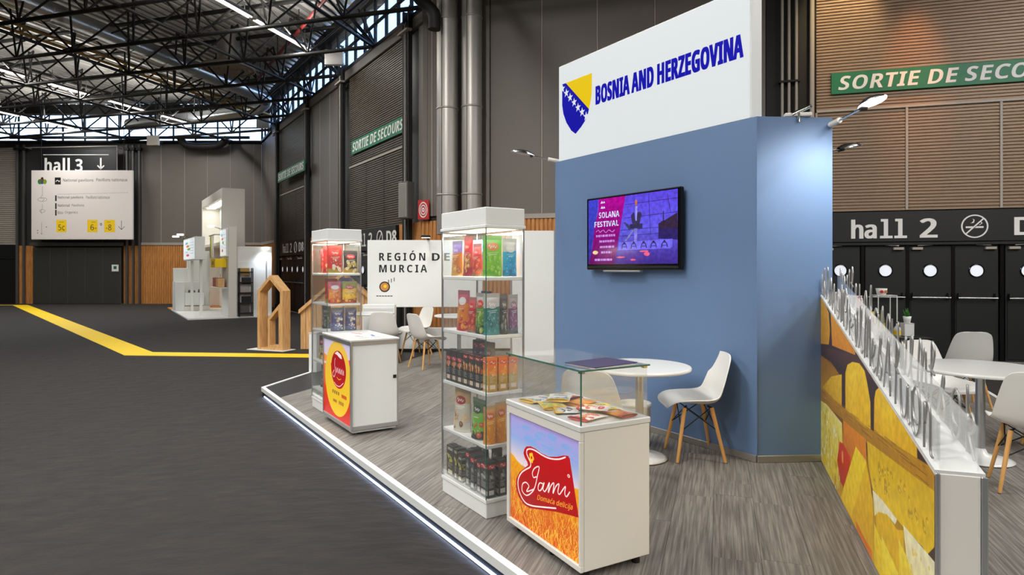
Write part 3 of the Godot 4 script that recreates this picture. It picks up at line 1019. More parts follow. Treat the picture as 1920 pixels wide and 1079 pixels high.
func roof() -> void:
	var o := thing("ceiling", "dark ribbed metal roof deck of the hall", "ceiling", Vector3.ZERO, 0, "", "structure")
	var s := begin()
	prism(s, PackedVector2Array(HALL), DECK + 0.2, DECK + 0.4)  # unseen layer added over the deck to keep it light tight
	put(s, "light_tight_slab", M.deck, o)
	s = begin()
	var hall := PackedVector2Array(HALL)
	var pitch := 0.32
	var prof := [[0.0, 0.0], [0.45, 0.0], [0.52, 0.19], [0.93, 0.19], [1.0, 0.0]]
	for k in range(-110, 66):
		for j in 4:
			var x0: float = (k + prof[j][0]) * pitch
			var x1: float = (k + prof[j + 1][0]) * pitch
			var strip := PackedVector2Array([flat2(grid_point(x0, 0, -20)), flat2(grid_point(x1, 0, -20)), flat2(grid_point(x1, 0, 45)), flat2(grid_point(x0, 0, 45))])
			for part in Geometry2D.intersect_polygons(strip, hall):
				var ix := Geometry2D.triangulate_polygon(part)
				var pts := []
				for q in part:
					var lx: float = q.dot(flat2(grid_point(1, 0, 0)))
					var f := clampf((lx - x0) / (x1 - x0), 0, 1)
					pts.append(Vector3(q.x, DECK + lerpf(prof[j][1], prof[j + 1][1], f), q.y))
				for t in range(0, ix.size(), 3):
					tri(s, pts[ix[t]], pts[ix[t + 1]], pts[ix[t + 2]])
	put(s, "ribbed_deck", M.deck, o)
	# lattice trusses across, ties along
	var bx := flat2(grid_point(1, 0, 0))
	var ba := flat2(grid_point(0, 0, 1))
	for n in 13:
		var la := 7.0 + 1.9 * n
		var ts := inside(ba * la, bx)
		if ts.size() < 2:
			continue
		var t0: float = maxf(ts[0], -31.0)
		var t1: float = minf(ts[1], 3.0)
		if ts[1] > 3.0 and ts[0] > -31.0 and false:
			continue
		var m := thing("roof_truss", "dark steel lattice truss spanning under the ribbed roof deck", "truss", grid_point(0, 0, la), BACK, "lattice trusses under the roof")
		rod(m, "bottom_chord", Vector3(t0, 7.28, 0), Vector3(t1, 7.28, 0), 0.05, M.steel_dark, 6)
		rod(m, "top_chord", Vector3(t0, 8.72, 0), Vector3(t1, 8.72, 0), 0.06, M.steel_dark, 6)
		var steps := int((t1 - t0) / 2.0)
		for k in steps:
			var x := t1 - k * 2.0
			rod(m, "brace", Vector3(x, 7.28, 0), Vector3(x - 1.0, 8.72, 0.95), 0.028, M.steel_dark, 5)
			rod(m, "brace", Vector3(x, 7.28, 0), Vector3(x - 1.0, 8.72, -0.95), 0.028, M.steel_dark, 5)
			rod(m, "brace", Vector3(x - 2.0, 7.28, 0), Vector3(x - 1.0, 8.72, 0.95), 0.028, M.steel_dark, 5)
			rod(m, "brace", Vector3(x - 2.0, 7.28, 0), Vector3(x - 1.0, 8.72, -0.95), 0.028, M.steel_dark, 5)
		for k in 4:
			rod(m, "end_strut", Vector3(t1 - 0.05, 7.3, 0), Vector3(t1 - 0.3 - k * 0.35, 8.4, -0.7 + k * 0.45), 0.026, M.steel_dark, 5)
		var sp := begin()
		lathe(sp, [Vector2(0, -0.1), Vector2(0.09, -0.05), Vector2(0.09, 0.05), Vector2(0, 0.1)], 8)
		put(sp, "end_node", M.steel_dark, m, Vector3(t1 - 0.06, 7.3, 0))
	for lx in range(-28, 3, 4):
		var ts := inside(bx * lx, ba)
		if ts.size() < 2:
			continue
		var t0: float = maxf(ts[0], 5.0)
		var t1: float = ts[1]
		if t1 - t0 < 2.0:
			continue
		var m := thing("roof_tie", "long dark tie bar running under the roof trusses towards the far wall", "beam", grid_point(lx, 0, 0), BACK, "tie bars under the trusses")
		rod(m, "lower_tie", Vector3(0, 7.28, -t0), Vector3(0, 7.28, -t1), 0.045, M.steel_dark, 6)
		rod(m, "upper_tie", Vector3(1.0, 8.72, -t0), Vector3(1.0, 8.72, -t1), 0.04, M.steel_dark, 6)
		for k in int((t1 - t0) / 3.8):
			rod(m, "hanger", Vector3(0, 7.28, -t0 - k * 3.8), Vector3(1.0, 8.72, -t0 - k * 3.8 - 1.9), 0.024, M.steel_dark, 5)
	# silver duct with an elbow
	var d := thing("roof_duct", "silver spiral air duct running under the roof and bending left", "duct")
	var path := []
	for k in 15:
		path.append(grid_point(-15.7, 8.05, 5.0 + k * 1.0))
	path += smooth_path([grid_point(-15.7, 8.05, 19.4), grid_point(-15.9, 8.05, 20.6), grid_point(-17.0, 8.05, 21.6), grid_point(-18.6, 8.0, 21.9), grid_point(-24.0, 7.9, 22.0)], 6)
	s = begin()
	tube(s, path, 0.25, 16)
	put(s, "shell", M.duct_silver, d)
	for k in 12:
		rod(d, "band", grid_point(-15.7, 8.05, 6.0 + k * 1.2), grid_point(-15.7, 8.05, 6.05 + k * 1.2), 0.265, M.duct_silver, 16)
	var e := thing("cable_tray", "cable tray beside the silver roof duct, warm lamp light painted in as ochre", "cable tray")  # ochre colour stands for warm lamp light on the rails
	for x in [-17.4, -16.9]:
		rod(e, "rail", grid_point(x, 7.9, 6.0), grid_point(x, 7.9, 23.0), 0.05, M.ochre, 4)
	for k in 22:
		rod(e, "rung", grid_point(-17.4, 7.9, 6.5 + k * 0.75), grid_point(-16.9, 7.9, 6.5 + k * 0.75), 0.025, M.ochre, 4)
	var rp := thing("sprinkler_pipe", "dark red sprinkler pipe slung under the roof along the strip window", "pipe")
	rod(rp, "pipe", Vector3(-3.6, 8.3, -14.2), Vector3(-9.6, 8.3, -23.4), 0.05, M.pipe_red, 8)
	for k in 4:
		rod(rp, "hanger", Vector3(-4.6 - k * 1.4, 8.3, -15.73 - k * 2.15), Vector3(-4.6 - k * 1.4, DECK, -15.73 - k * 2.15), 0.012, M.steel_dark, 5)
	var f := thing("air_diffuser", "large round ceiling air diffuser hanging on a short zinc shaft", "diffuser", Vector3(-8.85, 7.75, -19.8))
	s = begin()
	lathe(s, [Vector2(0.33, 0.3), Vector2(0.33, DECK - 7.77)], 24)
	put(s, "shaft", M.zinc, f)
	s = begin()
	lathe(s, [Vector2(0.34, 0.32), Vector2(0.42, 0.24), Vector2(0.78, 0.12), Vector2(0.8, 0.06), Vector2(0.76, 0.05)], 36, Vector3.ZERO, false)
	put(s, "plate", M.panel_joint, f)
	for r in [0.62, 0.48, 0.34, 0.2, 0.08]:
		s = begin()
		lathe(s, [Vector2(r - 0.05, 0.1), Vector2(r, 0.03), Vector2(r + 0.06, 0.1)], 32, Vector3.ZERO, false)
		put(s, "louvre_ring", M.panel_joint, f)
	# extra dark ducting near the strip window, and big eave pipe by the zinc ducts
	var g := thing("eave_pipe", "black bent drain pipe below the roof beside the zinc ducts", "pipe")
	s = begin()
	tube(s, smooth_path([Vector3(-2.1, 8.6, -13.0), Vector3(-2.1, 7.9, -13.0), Vector3(-1.95, 7.2, -12.95), Vector3(-1.6, 6.8, -12.9), Vector3(-1.58, 6.45, -12.9)], 4), 0.13, 12)
	put(s, "bend", M.cable_black, g)
	# far-wall services under the strip window
	var h := thing("drain_pipework", "black pipework bend fixed above the far grey panels", "pipe", Vector3(0, 0, -27.9))
	s = begin()
	tube(s, smooth_path([Vector3(-14.6, 7.35, 0), Vector3(-14.3, 7.0, 0), Vector3(-13.6, 6.95, 0), Vector3(-12.9, 7.0, 0), Vector3(-12.5, 7.3, 0)], 5), 0.16, 10)
	put(s, "bend", M.cable_black, h)
	rod(h, "run", Vector3(-22.0, 7.32, 0.1), Vector3(-11.5, 7.32, 0.1), 0.07, M.cable_black, 8)


# ------------------------------------------------------------------ stand platform
func platform() -> void:
	# outline, clockwise from the front corner by the shorter vitrine (x, z)
	var dirn := Vector2(0.5459, 0.8379)
	var p0 := Vector2(-3.15, -7.97)
	var p9 := p0 + dirn * 10.6
	var out := PackedVector2Array([p0, p9, Vector2(4.6, p9.y), Vector2(4.6, -4.9), Vector2(6.6, -9.6), Vector2(2.6, -11.5), Vector2(-2.4, -11.9)])
	var o := thing("platform", "raised exhibition platform with grey wood-look planks and white front edge", "platform")
	var s := begin()
	prism(s, Geometry2D.offset_polygon(out, -0.012)[0], 0.0, 0.06)
	put(s, "plinth", M.black, o)
	var inner := Geometry2D.offset_polygon(out, -0.045)[0]
	s = begin()
	prism(s, inner, 0.05, 0.094)
	put(s, "deck_board", M.black, o)
	# white edge profile on each side
	for k in out.size():
		var a := out[k]
		var b := out[(k + 1) % out.size()]
		var ia := inner_point(out, k)
		var ib := inner_point(out, (k + 1) % out.size())
		s = begin()
		prism(s, PackedVector2Array([a, b, ib, ia]), 0.055, 0.104)
		put(s, "edge_profile", M.white, o)
	# planks
	var w := Vector2(0.312, -0.95)
	var v := Vector2(0.95, 0.312)
	var woods := []
	for k in 5:
		var nz := FastNoiseLite.new()
		nz.seed = 40 + k
		nz.frequency = 0.012
		nz.fractal_octaves = 5
		var im := Image.create_empty(128, 512, false, Image.FORMAT_RGB8)
		var tone: float = [0.97, 1.0, 1.03, 0.985, 1.015][k]
		for y in 512:
			for x in 128:
				var g := nz.get_noise_2d(x * 7.0, y * 0.4) * 0.75 + nz.get_noise_2d(x * 30.0 + 300.0, y * 0.9) * 0.45
				var q := clampf(0.5 + g, 0.0, 1.0)
				var col := c8(90, 85, 80).lerp(c8(142, 137, 130), q) * tone
				im.set_pixel(x, y, Color(minf(col.r, 1), minf(col.g, 1), minf(col.b, 1)))
		woods.append(print_mat("plank_%d" % k, ImageTexture.create_from_image(im), 0.62))
	var wide := 0.24
	var long := 2.4
	for i in range(-16, 40):
		var off := fposmod(i * 0.617, 1.0) * long
		for j in range(-4, 8):
			var a := v * (i * wide - 1.0) + w * (j * long + off - 1.5)
			var cell := PackedVector2Array([a + (v + w) * 0.001, a + v * (wide - 0.001) + w * 0.001, a + v * (wide - 0.001) + w * (long - 0.001), a + v * 0.001 + w * (long - 0.001)])
			for q in Geometry2D.intersect_polygons(cell, inner):
				if seen_floor(q):
					plank(o, q, a, v, w, woods[rng.randi() % 5], rng.randf())
	# light strip under the front edge
	var n := Vector2(-dirn.y, dirn.x)
	var mid := p0 + dirn * 5.3 - n * 0.012
	var led := thing("led_strip", "cold white light strip glowing below the platform front edge", "light", Vector3(mid.x + n.x * 0.006, 0.008, mid.y + n.y * 0.006), -rad_to_deg(atan2(dirn.y, dirn.x)))
	box(led, "strip", Vector3(10.3, 0.014, 0.01), Vector3(0, 0, 0), M.led_glow, 0.0)
	var l := AreaLight3D.new()
	l.area_size = Vector2(10.3, 0.012)
	l.light_color = c8(190, 212, 255)
	l.light_energy = 1.0
	l.area_range = 6.0
	l.area_normalize_energy = true
	l.shadow_enabled = true
	l.position = Vector3(0, 0, 0.012)
	l.rotation_degrees = Vector3(0, 180, 0)
	led.add_child(l)

func inner_point(p: PackedVector2Array, k: int) -> Vector2:
	var a := p[(k + p.size() - 1) % p.size()]
	var b := p[k]
	var c := p[(k + 1) % p.size()]
	var d0 := (b - a).normalized()
	var d1 := (c - b).normalized()
	var bis := (d1 - d0).normalized()
	var m := (a + c) / 2.0 - b
	var sn := absf(d0.cross(bis))
	if not Geometry2D.is_point_in_polygon(b + bis * 0.01, p):
		bis = -bis
	return b + bis * 0.045 / maxf(sn, 0.2)

func seen_floor(q: PackedVector2Array) -> bool:
	var c := Vector2.ZERO
	for p in q:
		c += p / q.size()
	if c.y > -1.6:
		return false
	var wall := PackedVector2Array([Vector2(0.4785, -7.03), Vector2(1.888, -4.89), Vector2(2.489, -4.93), Vector2(2.75, -5.9), Vector2(2.5, -6.9), Vector2(1.3, -7.58)])
	for p in q:
		if not Geometry2D.is_point_in_polygon(p, wall):
			return true
	return false

func plank(o: Node3D, q: PackedVector2Array, a: Vector2, v: Vector2, w: Vector2, m: Material, shift: float) -> void:
	var s := begin()
	var ix := Geometry2D.triangulate_polygon(q)
	for k in ix:
		var p := q[k]
		s.set_uv(Vector2((p - a).dot(v) / 0.24, (p - a).dot(w) / 1.7 + shift))
		s.add_vertex(Vector3(p.x, 0.1, p.y))
	for k in q.size():
		var b := q[k]
		var c := q[(k + 1) % q.size()]
		for t in [b, c, b, b, c, c].size():
			var pt: Vector2 = [b, c, b, b, c, c][t]
			s.set_uv(Vector2(0.5, 0.5))
			s.add_vertex(Vector3(pt.x, [0.1, 0.1, 0.096, 0.096, 0.1, 0.096][t], pt.y))
	put(s, "plank", m, o)


# ------------------------------------------------------------------ blue wall, light box, screen, arm lamps
func stand_wall() -> void:
	var fl := 0.1
	var top := fl + 2.67
	var c0 := Vector2(0.4785, -7.03)
	var c1 := Vector2(1.888, -4.89)
	var c2 := Vector2(2.489, -4.93)
	var o := thing("stand_wall", "tall blue stand wall carrying the screen and the illuminated name sign", "wall", Vector3.ZERO)
	var p := PackedVector2Array([c0, c1, c2, Vector2(2.75, -5.9), Vector2(2.5, -6.9), Vector2(1.3, -7.58)])
	var s := begin()
	prism(s, p, fl, top)
	put(s, "blue_panel", M.blue_wall, o)
	for e in [[c0, c1], [c1, c2]]:
		var a: Vector2 = e[0]
		var b: Vector2 = e[1]
		var m := (a + b) / 2.0
		var n := Vector2(-(b - a).y, (b - a).x).normalized()
		box(o, "skirting", Vector3(a.distance_to(b), 0.055, 0.016), Vector3(m.x + n.x * 0.008, fl + 0.0275, m.y + n.y * 0.008), M.skirting, 0.004, -rad_to_deg(atan2((b - a).y, (b - a).x)))
	box(o, "corner_bead", Vector3(0.008, 2.6, 0.008), Vector3(c1.x - 0.002, fl + 1.36, c1.y + 0.004), M.blue_wall, 0.002)
	# light box, standing on the wall, face just in front of the wall's face
	var org := Vector3(c0.x, 0, c0.y)
	var turn := -rad_to_deg(atan2((c1 - c0).y, (c1 - c0).x))
	var fw := 2.43
	var fh := 1.03
	var cv := Canvas.new(2048, 868, c8(243, 248, 250))
	var mp := func(a: Array) -> Array:
		var r := []
		for k in range(0, a.size(), 2):
			r.append((a[k] - 0.068) / fw)
			r.append((2.672 + fh - a[k + 1]) / fh)
		return r
	cv.poly(mp.call([0.186, 3.504, 0.618, 3.503, 0.617, 3.38, 0.614, 3.30, 0.602, 3.231, 0.572, 3.141]), c8(252, 214, 8))
	cv.poly(mp.call([0.123, 3.505, 0.186, 3.504, 0.572, 3.141, 0.556, 3.098, 0.506, 3.03, 0.444, 2.98, 0.354, 2.925, 0.282, 2.972, 0.198, 3.073, 0.144, 3.181, 0.123, 3.276]), c8(8, 6, 178))
	var st := [0.128, 3.455, 0.196, 3.395, 0.261, 3.332, 0.329, 3.265, 0.394, 3.196, 0.461, 3.134, 0.527, 3.078]
	for k in range(0, st.size(), 2):
		var a := []
		for j in 10:
			var r := 0.052 if j % 2 == 0 else 0.021
			a.append(st[k] + sin(TAU * j / 10) * r * 0.95)
			a.append(st[k + 1] + cos(TAU * j / 10) * r)
		cv.poly(mp.call(a), c8(243, 248, 250))
	var t0: Array = mp.call([0.675, 3.352])
	var t1: Array = mp.call([2.438, 3.16])
	cv.heavy("BOSNIA AND HERZEGOVINA", bold, c8(4, 2, 184), t0[0] + 0.002, t0[1] + 0.005, t1[0] - 0.002, t1[1] - 0.005, 5.0)
	print_mat("sign_print", cv.tex(), 0.4, 0.95)
	M.sign_print.metallic_specular = 0.2
	M.sign_print.albedo_color = c8(120, 120, 120)   # translucent opal sheet: it glows more than it reflects
	var b := thing("light_box_sign", "illuminated white sign reading BOSNIA AND HERZEGOVINA with a blue and yellow shield", "sign", Vector3(org.x, top, org.z), turn)
	slab(b, "case", Vector3(0.055, 0, -0.135), Vector3(2.512, fh + 0.015, -0.006), M.white, 0.006)
	sheet(b, "lit_face", fw, fh, Vector3(0.068 + fw / 2, fh / 2 + 0.003, -0.002), M.sign_print)
	var l := AreaLight3D.new()
	l.area_size = Vector2(fw, fh)
	l.light_color = c8(240, 248, 255)
	l.light_energy = 1.6
	l.area_range = 40.0
	l.area_normalize_energy = true
	l.shadow_enabled = true
	l.position = Vector3(0.068 + fw / 2, fh / 2, 0.03)
	l.rotation_degrees = Vector3(0, 180, 0)
	b.add_child(l)
	# television
	var v := thing("television", "wall-mounted flat screen showing a purple festival announcement on the blue wall", "television", at_wall(org, turn, 1.246, fl + 1.843, 0.05), turn)
	var bd := box(v, "body", Vector3(1.24, 0.72, 0.05), Vector3.ZERO, M.black_gloss, 0.008)
	tv_print()
	sheet(bd, "screen", 1.18, 0.645, Vector3(0, 0.018, 0.0262), M.tv_print)
	box(bd, "lower_bezel", Vector3(1.2, 0.02, 0.008), Vector3(0, -0.335, 0.026), M.black, 0.002)
	box(v, "foot_bar", Vector3(0.5, 0.018, 0.05), Vector3(-0.1, -0.372, 0.02), M.alu, 0.004)
	box(v, "bracket", Vector3(0.4, 0.4, 0.03), Vector3(0, 0, -0.036), M.steel_dark, 0.004)
	# arm lamps
	arm_lamp(at_wall(org, turn, 0.03, top + 0.01, -0.05), Vector3(-0.32, 0.06, 0.02), "chrome arm lamp reaching out from the far top corner of the blue wall", 0.0)
	arm_lamp(Vector3(2.47, 2.71, -4.955), Vector3(0.05, 0.04, 0.4), "bright tilted arm lamp beside the blue wall in front of the ridged sheets", 3.6)
	arm_lamp(Vector3(2.5, 2.56, -5.3), Vector3(0.3, 0.05, -0.1), "unlit chrome arm lamp below the bright tilted one", 0.0)
	# clamp of a lamp on top edge
	var k := thing("lamp_clamp", "chrome lamp clamp gripping the top edge of the blue wall", "clamp", Vector3(2.22, top, -4.93), -10)
	box(k, "jaw", Vector3(0.2, 0.03, 0.05), Vector3(0, 0.02, 0.0), M.cream, 0.006)
	rod(k, "stem", Vector3(-0.05, 0.02, 0.02), Vector3(0.1, 0.09, -0.02), 0.016, M.chrome, 8)
	rod(k, "screw", Vector3(0, -0.04, 0.03), Vector3(0, 0.03, 0.03), 0.01, M.chrome, 8)


func arm_lamp(at: Vector3, reach: Vector3, label: String, power: float) -> void:
	var o := thing("arm_lamp", label, "lamp", at)
	var e := reach
	rod(o, "arm", Vector3.ZERO, e, 0.009, M.chrome, 8)
	var d := e.normalized()
	rod(o, "socket", d * 0.0, d * 0.14, 0.022, M.cream, 10)
	# spoon-shaped head
	var x := d
	var z := x.cross(Vector3.UP).normalized()
	var y := z.cross(x)
	var s := begin()
	var n := 12
	var rows := []
	for i in n + 1:
		var u := i / float(n)
		var r := 0.062 * pow(sin(PI * clampf(u * 0.9 + 0.07, 0, 1)), 0.7)
		var row := []
		for j in 9:
			var a := PI * j / 8.0
			row.append(e + x * (u * 0.26 - 0.03) + z * cos(a) * r + y * (sin(a) * r * 0.75 + 0.004))
		rows.append(row)
	s.set_smooth_group(1)
	for i in n:
		for j in 8:
			quad(s, rows[i][j], rows[i + 1][j], rows[i + 1][j + 1], rows[i][j + 1])
	var hd := put(s, "head", M.chrome, o)
	s = begin()
	for i in n:
		quad(s, rows[i][0], rows[i][8], rows[i + 1][8], rows[i + 1][0])
	put(s, "lens", M.lamp_glow if power > 0.0 else M.cream, hd)
	rod(o, "knuckle", e - z * 0.025, e + z * 0.025, 0.018, M.black, 8)
	if power > 0.0:
		var l := SpotLight3D.new()
		l.light_color = c8(255, 250, 240)
		l.light_energy = power
		l.spot_angle = 62.0
		l.spot_angle_attenuation = 1.0
		l.light_size = 0.14
		l.spot_range = 15.0
		l.shadow_enabled = true
		o.add_child(l)
		l.position = e + x * 0.1 - y * 0.03
		l.look_at_from_position(o.position + l.position, o.position + l.position + Vector3(-0.36, -1.25, -0.5), Vector3.UP)


func tv_print() -> void:
	var cv := Canvas.new(1024, 576, c8(76, 62, 190))
	cv.poly([0, 0, 1, 0, 1, 0.5, 0, 0.5], c8(84, 66, 205), c8(92, 84, 214))
	cv.poly([0, 0.5, 1, 0.5, 1, 1, 0, 1], c8(90, 84, 208), c8(58, 40, 128))
	cv.poly([0.0, 0.0, 0.13, 0.0, 0.08, 0.5, 0.0, 1.0], c8(60, 62, 190), c8(44, 46, 140))
	for g in [[0.447, 0.13, 1.0, 0.121], [0.445, 0.327, 1.0, 0.307], [0.392, 0.5, 0.811, 0.496], [0.381, 0.589, 0.811, 0.58], [0.71, 0.05, 0.73, 0.6], [0.9, 0.05, 0.93, 0.3]]:
		cv.stroke(g, 4, c8(46, 34, 96), false)
	cv.poly([0.133, 0, 0.455, 0, 0.327, 1, 0.006, 1, 0.05, 0.776, 0.077, 0.453, 0.131, 0.152], c8(160, 12, 138), c8(98, 6, 92))
	var pale := c8(196, 214, 250)
	cv.line("SOLANA", bold, pale, 0.136, 0.205, 0.384, 0.295)
	cv.line("FESTIVAL", bold, pale, 0.078, 0.345, 0.375, 0.428)
	cv.stroke([0.1, 0.5, 0.13, 0.475, 0.15, 0.51, 0.19, 0.48, 0.22, 0.52, 0.26, 0.485, 0.3, 0.515, 0.33, 0.485], 5, c8(190, 150, 216))
	for q in [[0.099, 0.567, 0.334], [0.142, 0.652, 0.328], [0.147, 0.738, 0.327], [0.163, 0.82, 0.294], [0.082, 0.933, 0.298]]:
		var x: float = q[0]
		while x < q[2]:
			var step := rng.randf_range(0.02, 0.045)
			cv.poly([x, q[1] - 0.016, minf(x + step - 0.006, q[2]), q[1] - 0.016, minf(x + step - 0.006, q[2]), q[1] + 0.016, x, q[1] + 0.016], c8(178, 130, 206))
			x += step
	for q in [[0.155, 0.03], [0.155, 0.11]]:
		cv.poly([q[0], q[1] + 0.04, q[0] + 0.02, q[1], q[0] + 0.035, q[1] + 0.04], pale)
		cv.poly([q[0] + 0.03, q[1] + 0.04, q[0] + 0.045, q[1] + 0.005, q[0] + 0.06, q[1] + 0.04], pale)
	cv.ellipse(0.09, 0.82, 0.035, 0.03, c8(214, 190, 140))
	# statue
	cv.poly([0.555, 0.42, 0.59, 0.42, 0.583, 0.69, 0.553, 0.69], c8(120, 116, 206))
	cv.poly([0.434, 0.389, 0.45, 0.385, 0.53, 0.48, 0.5, 0.52], c8(52, 58, 92))
	cv.poly([0.54, 0.5, 0.56, 0.5, 0.47, 0.66, 0.445, 0.66], c8(112, 118, 170))
	cv.poly([0.505, 0.423, 0.643, 0.425, 0.643, 0.495, 0.505, 0.486], c8(48, 44, 78))
	cv.poly([0.516, 0.298, 0.55, 0.25, 0.565, 0.37, 0.59, 0.26, 0.624, 0.255, 0.636, 0.3, 0.61, 0.43, 0.535, 0.43], c8(56, 48, 84))
	cv.poly([0.563, 0.17, 0.59, 0.17, 0.582, 0.38, 0.568, 0.38], c8(140, 140, 220))
	cv.ellipse(0.574, 0.12, 0.012, 0.045, c8(190, 110, 60))
	# tent and table of visitors
	cv.poly([0.811, 0.447, 0.855, 0.41, 0.857, 0.28, 0.865, 0.28, 0.866, 0.41, 0.997, 0.318, 1.0, 0.54, 0.811, 0.514], c8(50, 36, 60))
	cv.poly([0.811, 0.514, 1.0, 0.53, 1.0, 0.68, 0.811, 0.653], c8(44, 34, 92))
	cv.poly([0.38, 0.679, 0.95, 0.665, 0.95, 0.772, 0.928, 0.794, 0.369, 0.795], c8(104, 98, 222))
	for x in [0.442, 0.548, 0.656, 0.76, 0.87]:
		cv.stroke([x - 0.03, 0.775, x - 0.02, 0.72, x, 0.7, x + 0.02, 0.72, x + 0.03, 0.775], 8, c8(40, 30, 84))
		cv.ellipse(x, 0.695, 0.012, 0.018, c8(46, 34, 84))
		cv.stroke([x - 0.02, 0.75, x + 0.02, 0.75], 5, c8(40, 30, 84), false)
	for q in [[0.4, 0.9, 0.05, 0.012], [0.69, 0.86, 0.03, 0.03], [0.66, 0.82, 0.05, 0.012], [0.54, 0.94, 0.03, 0.014]]:
		cv.ellipse(q[0], q[1], q[2], q[3], c8(214, 88, 120))
	cv.grain(0.18, 3, 0.02)
	print_mat("tv_print", cv.tex(), 0.12, 0.55)


# ------------------------------------------------------------------ low counter with the cheese print
func cheese_counter() -> void:
	var at := Vector3(2.435, 0.1, -5.03)
	var turn := -108.44
	var L := 2.923
	var h0 := 1.30
	var h1 := 0.77
	var o := thing("cheese_counter", "low sloping partition printed with yellow cheeses beside the blue wall", "counter", at, turn)
	var s := begin()
	plate(s, PackedVector2Array([Vector2(0, 0.012), Vector2(L, 0.012), Vector2(L, h1), Vector2(0, h0)]), -0.14, 0.0)
	put(s, "core", M.cream, o)
	s = begin()
	quad_uv(s, [Vector3(0, 0.012, 0.003), Vector3(L - 0.012, 0.012, 0.003), Vector3(L - 0.012, h1 - 0.012, 0.003), Vector3(0, h0 - 0.012, 0.003)], [Vector2(0, 1 - 0.012 / h0), Vector2(1, 1 - 0.012 / h0), Vector2(1, 1 - (h1 - 0.012) / h0), Vector2(0, 0.012 / h0)])
	cheese_print(L, h0)
	put(s, "cheese_print", M.cheese_print, o)
	s = begin()
	plate(s, PackedVector2Array([Vector2(0, h0), Vector2(L + 0.002, h1), Vector2(L + 0.002, h1 + 0.012), Vector2(0, h0 + 0.012)]), -0.146, 0.007)
	put(s, "top_cap", M.white_gloss, o)
	slab(o, "end_profile", Vector3(L, 0, -0.008), Vector3(L + 0.012, h1 + 0.002, 0.006), M.alu, 0.003)
	slab(o, "end_profile", Vector3(L, 0, -0.152), Vector3(L + 0.012, h1 + 0.002, -0.132), M.alu, 0.003)
	slab(o, "end_plate", Vector3(L, 0, -0.131), Vector3(L + 0.006, h1, -0.009), M.cream, 0.002)
	for x in [0.3, 1.5, 2.7]:
		slab(o, "foot", Vector3(x, 0, -0.12), Vector3(x + 0.06, 0.012, -0.04), M.alu, 0.001)
	# clear acrylic upstands with scrolled metal lettering
	for row in [[-0.012, "front"], [-0.128, "rear"]]:
		var g := thing("acrylic_upstand", "clear acrylic strip along the %s top edge of the cheese counter" % row[1], "panel", at, turn)
		s = begin()
		var hh := 0.13
		plate(s, PackedVector2Array([Vector2(0.02, h0 + 0.012 - 0.003), Vector2(L - 0.01, h1 + 0.013), Vector2(L - 0.01, h1 + 0.013 + 0.16), Vector2(0.02, h0 + 0.012 + hh)]), row[0] - 0.002, row[0] + 0.002)
		put(s, "strip", M.acrylic, g)
		var t := thing("scroll_lettering", "%s row of curling grey metal letters standing on the cheese counter" % row[1], "lettering", at, turn)
		var seq := [0, 1, 2, 3, 4, 5, 6, 7, 8, 9, 2, 6, 10, 1, 4, 11, 0, 5, 3, 9, 7, 10, 8, 11] if row[1] == "front" else [6, 3, 9, 11, 2, 8, 5, 1, 7, 4, 10, 0, 9, 2, 6, 11, 1, 5, 8, 3, 7, 10, 4, 2]
		var x := 0.05
		for k in seq.size():
			var wd: float = 0.15 + 0.025 * ((k * 7) % 3 - 1)
			if x + wd > L - 0.03:
				break
			var gl: Array = GLYPHS[seq[k]]
			var base := lerpf(h0, h1, (x + wd / 2) / L) + 0.012
			var hi: float = 0.235 + 0.03 * ((k * 5) % 4 - 1)
			var pts := []
			for j in range(0, gl.size(), 2):
				pts.append(Vector3(x + gl[j] * wd, base + gl[j + 1] * hi + (0.004 if gl[j + 1] < 0.2 else 0.0) - 0.18 * (gl[j] - 0.5) * wd, row[0] + (0.009 if row[1] == "front" else -0.009)))
			s = begin()
			tube(s, smooth_path(pts, 4), 0.005, 6, 0.9)
			put(s, "letter", M.letter_steel, t)
			x += wd

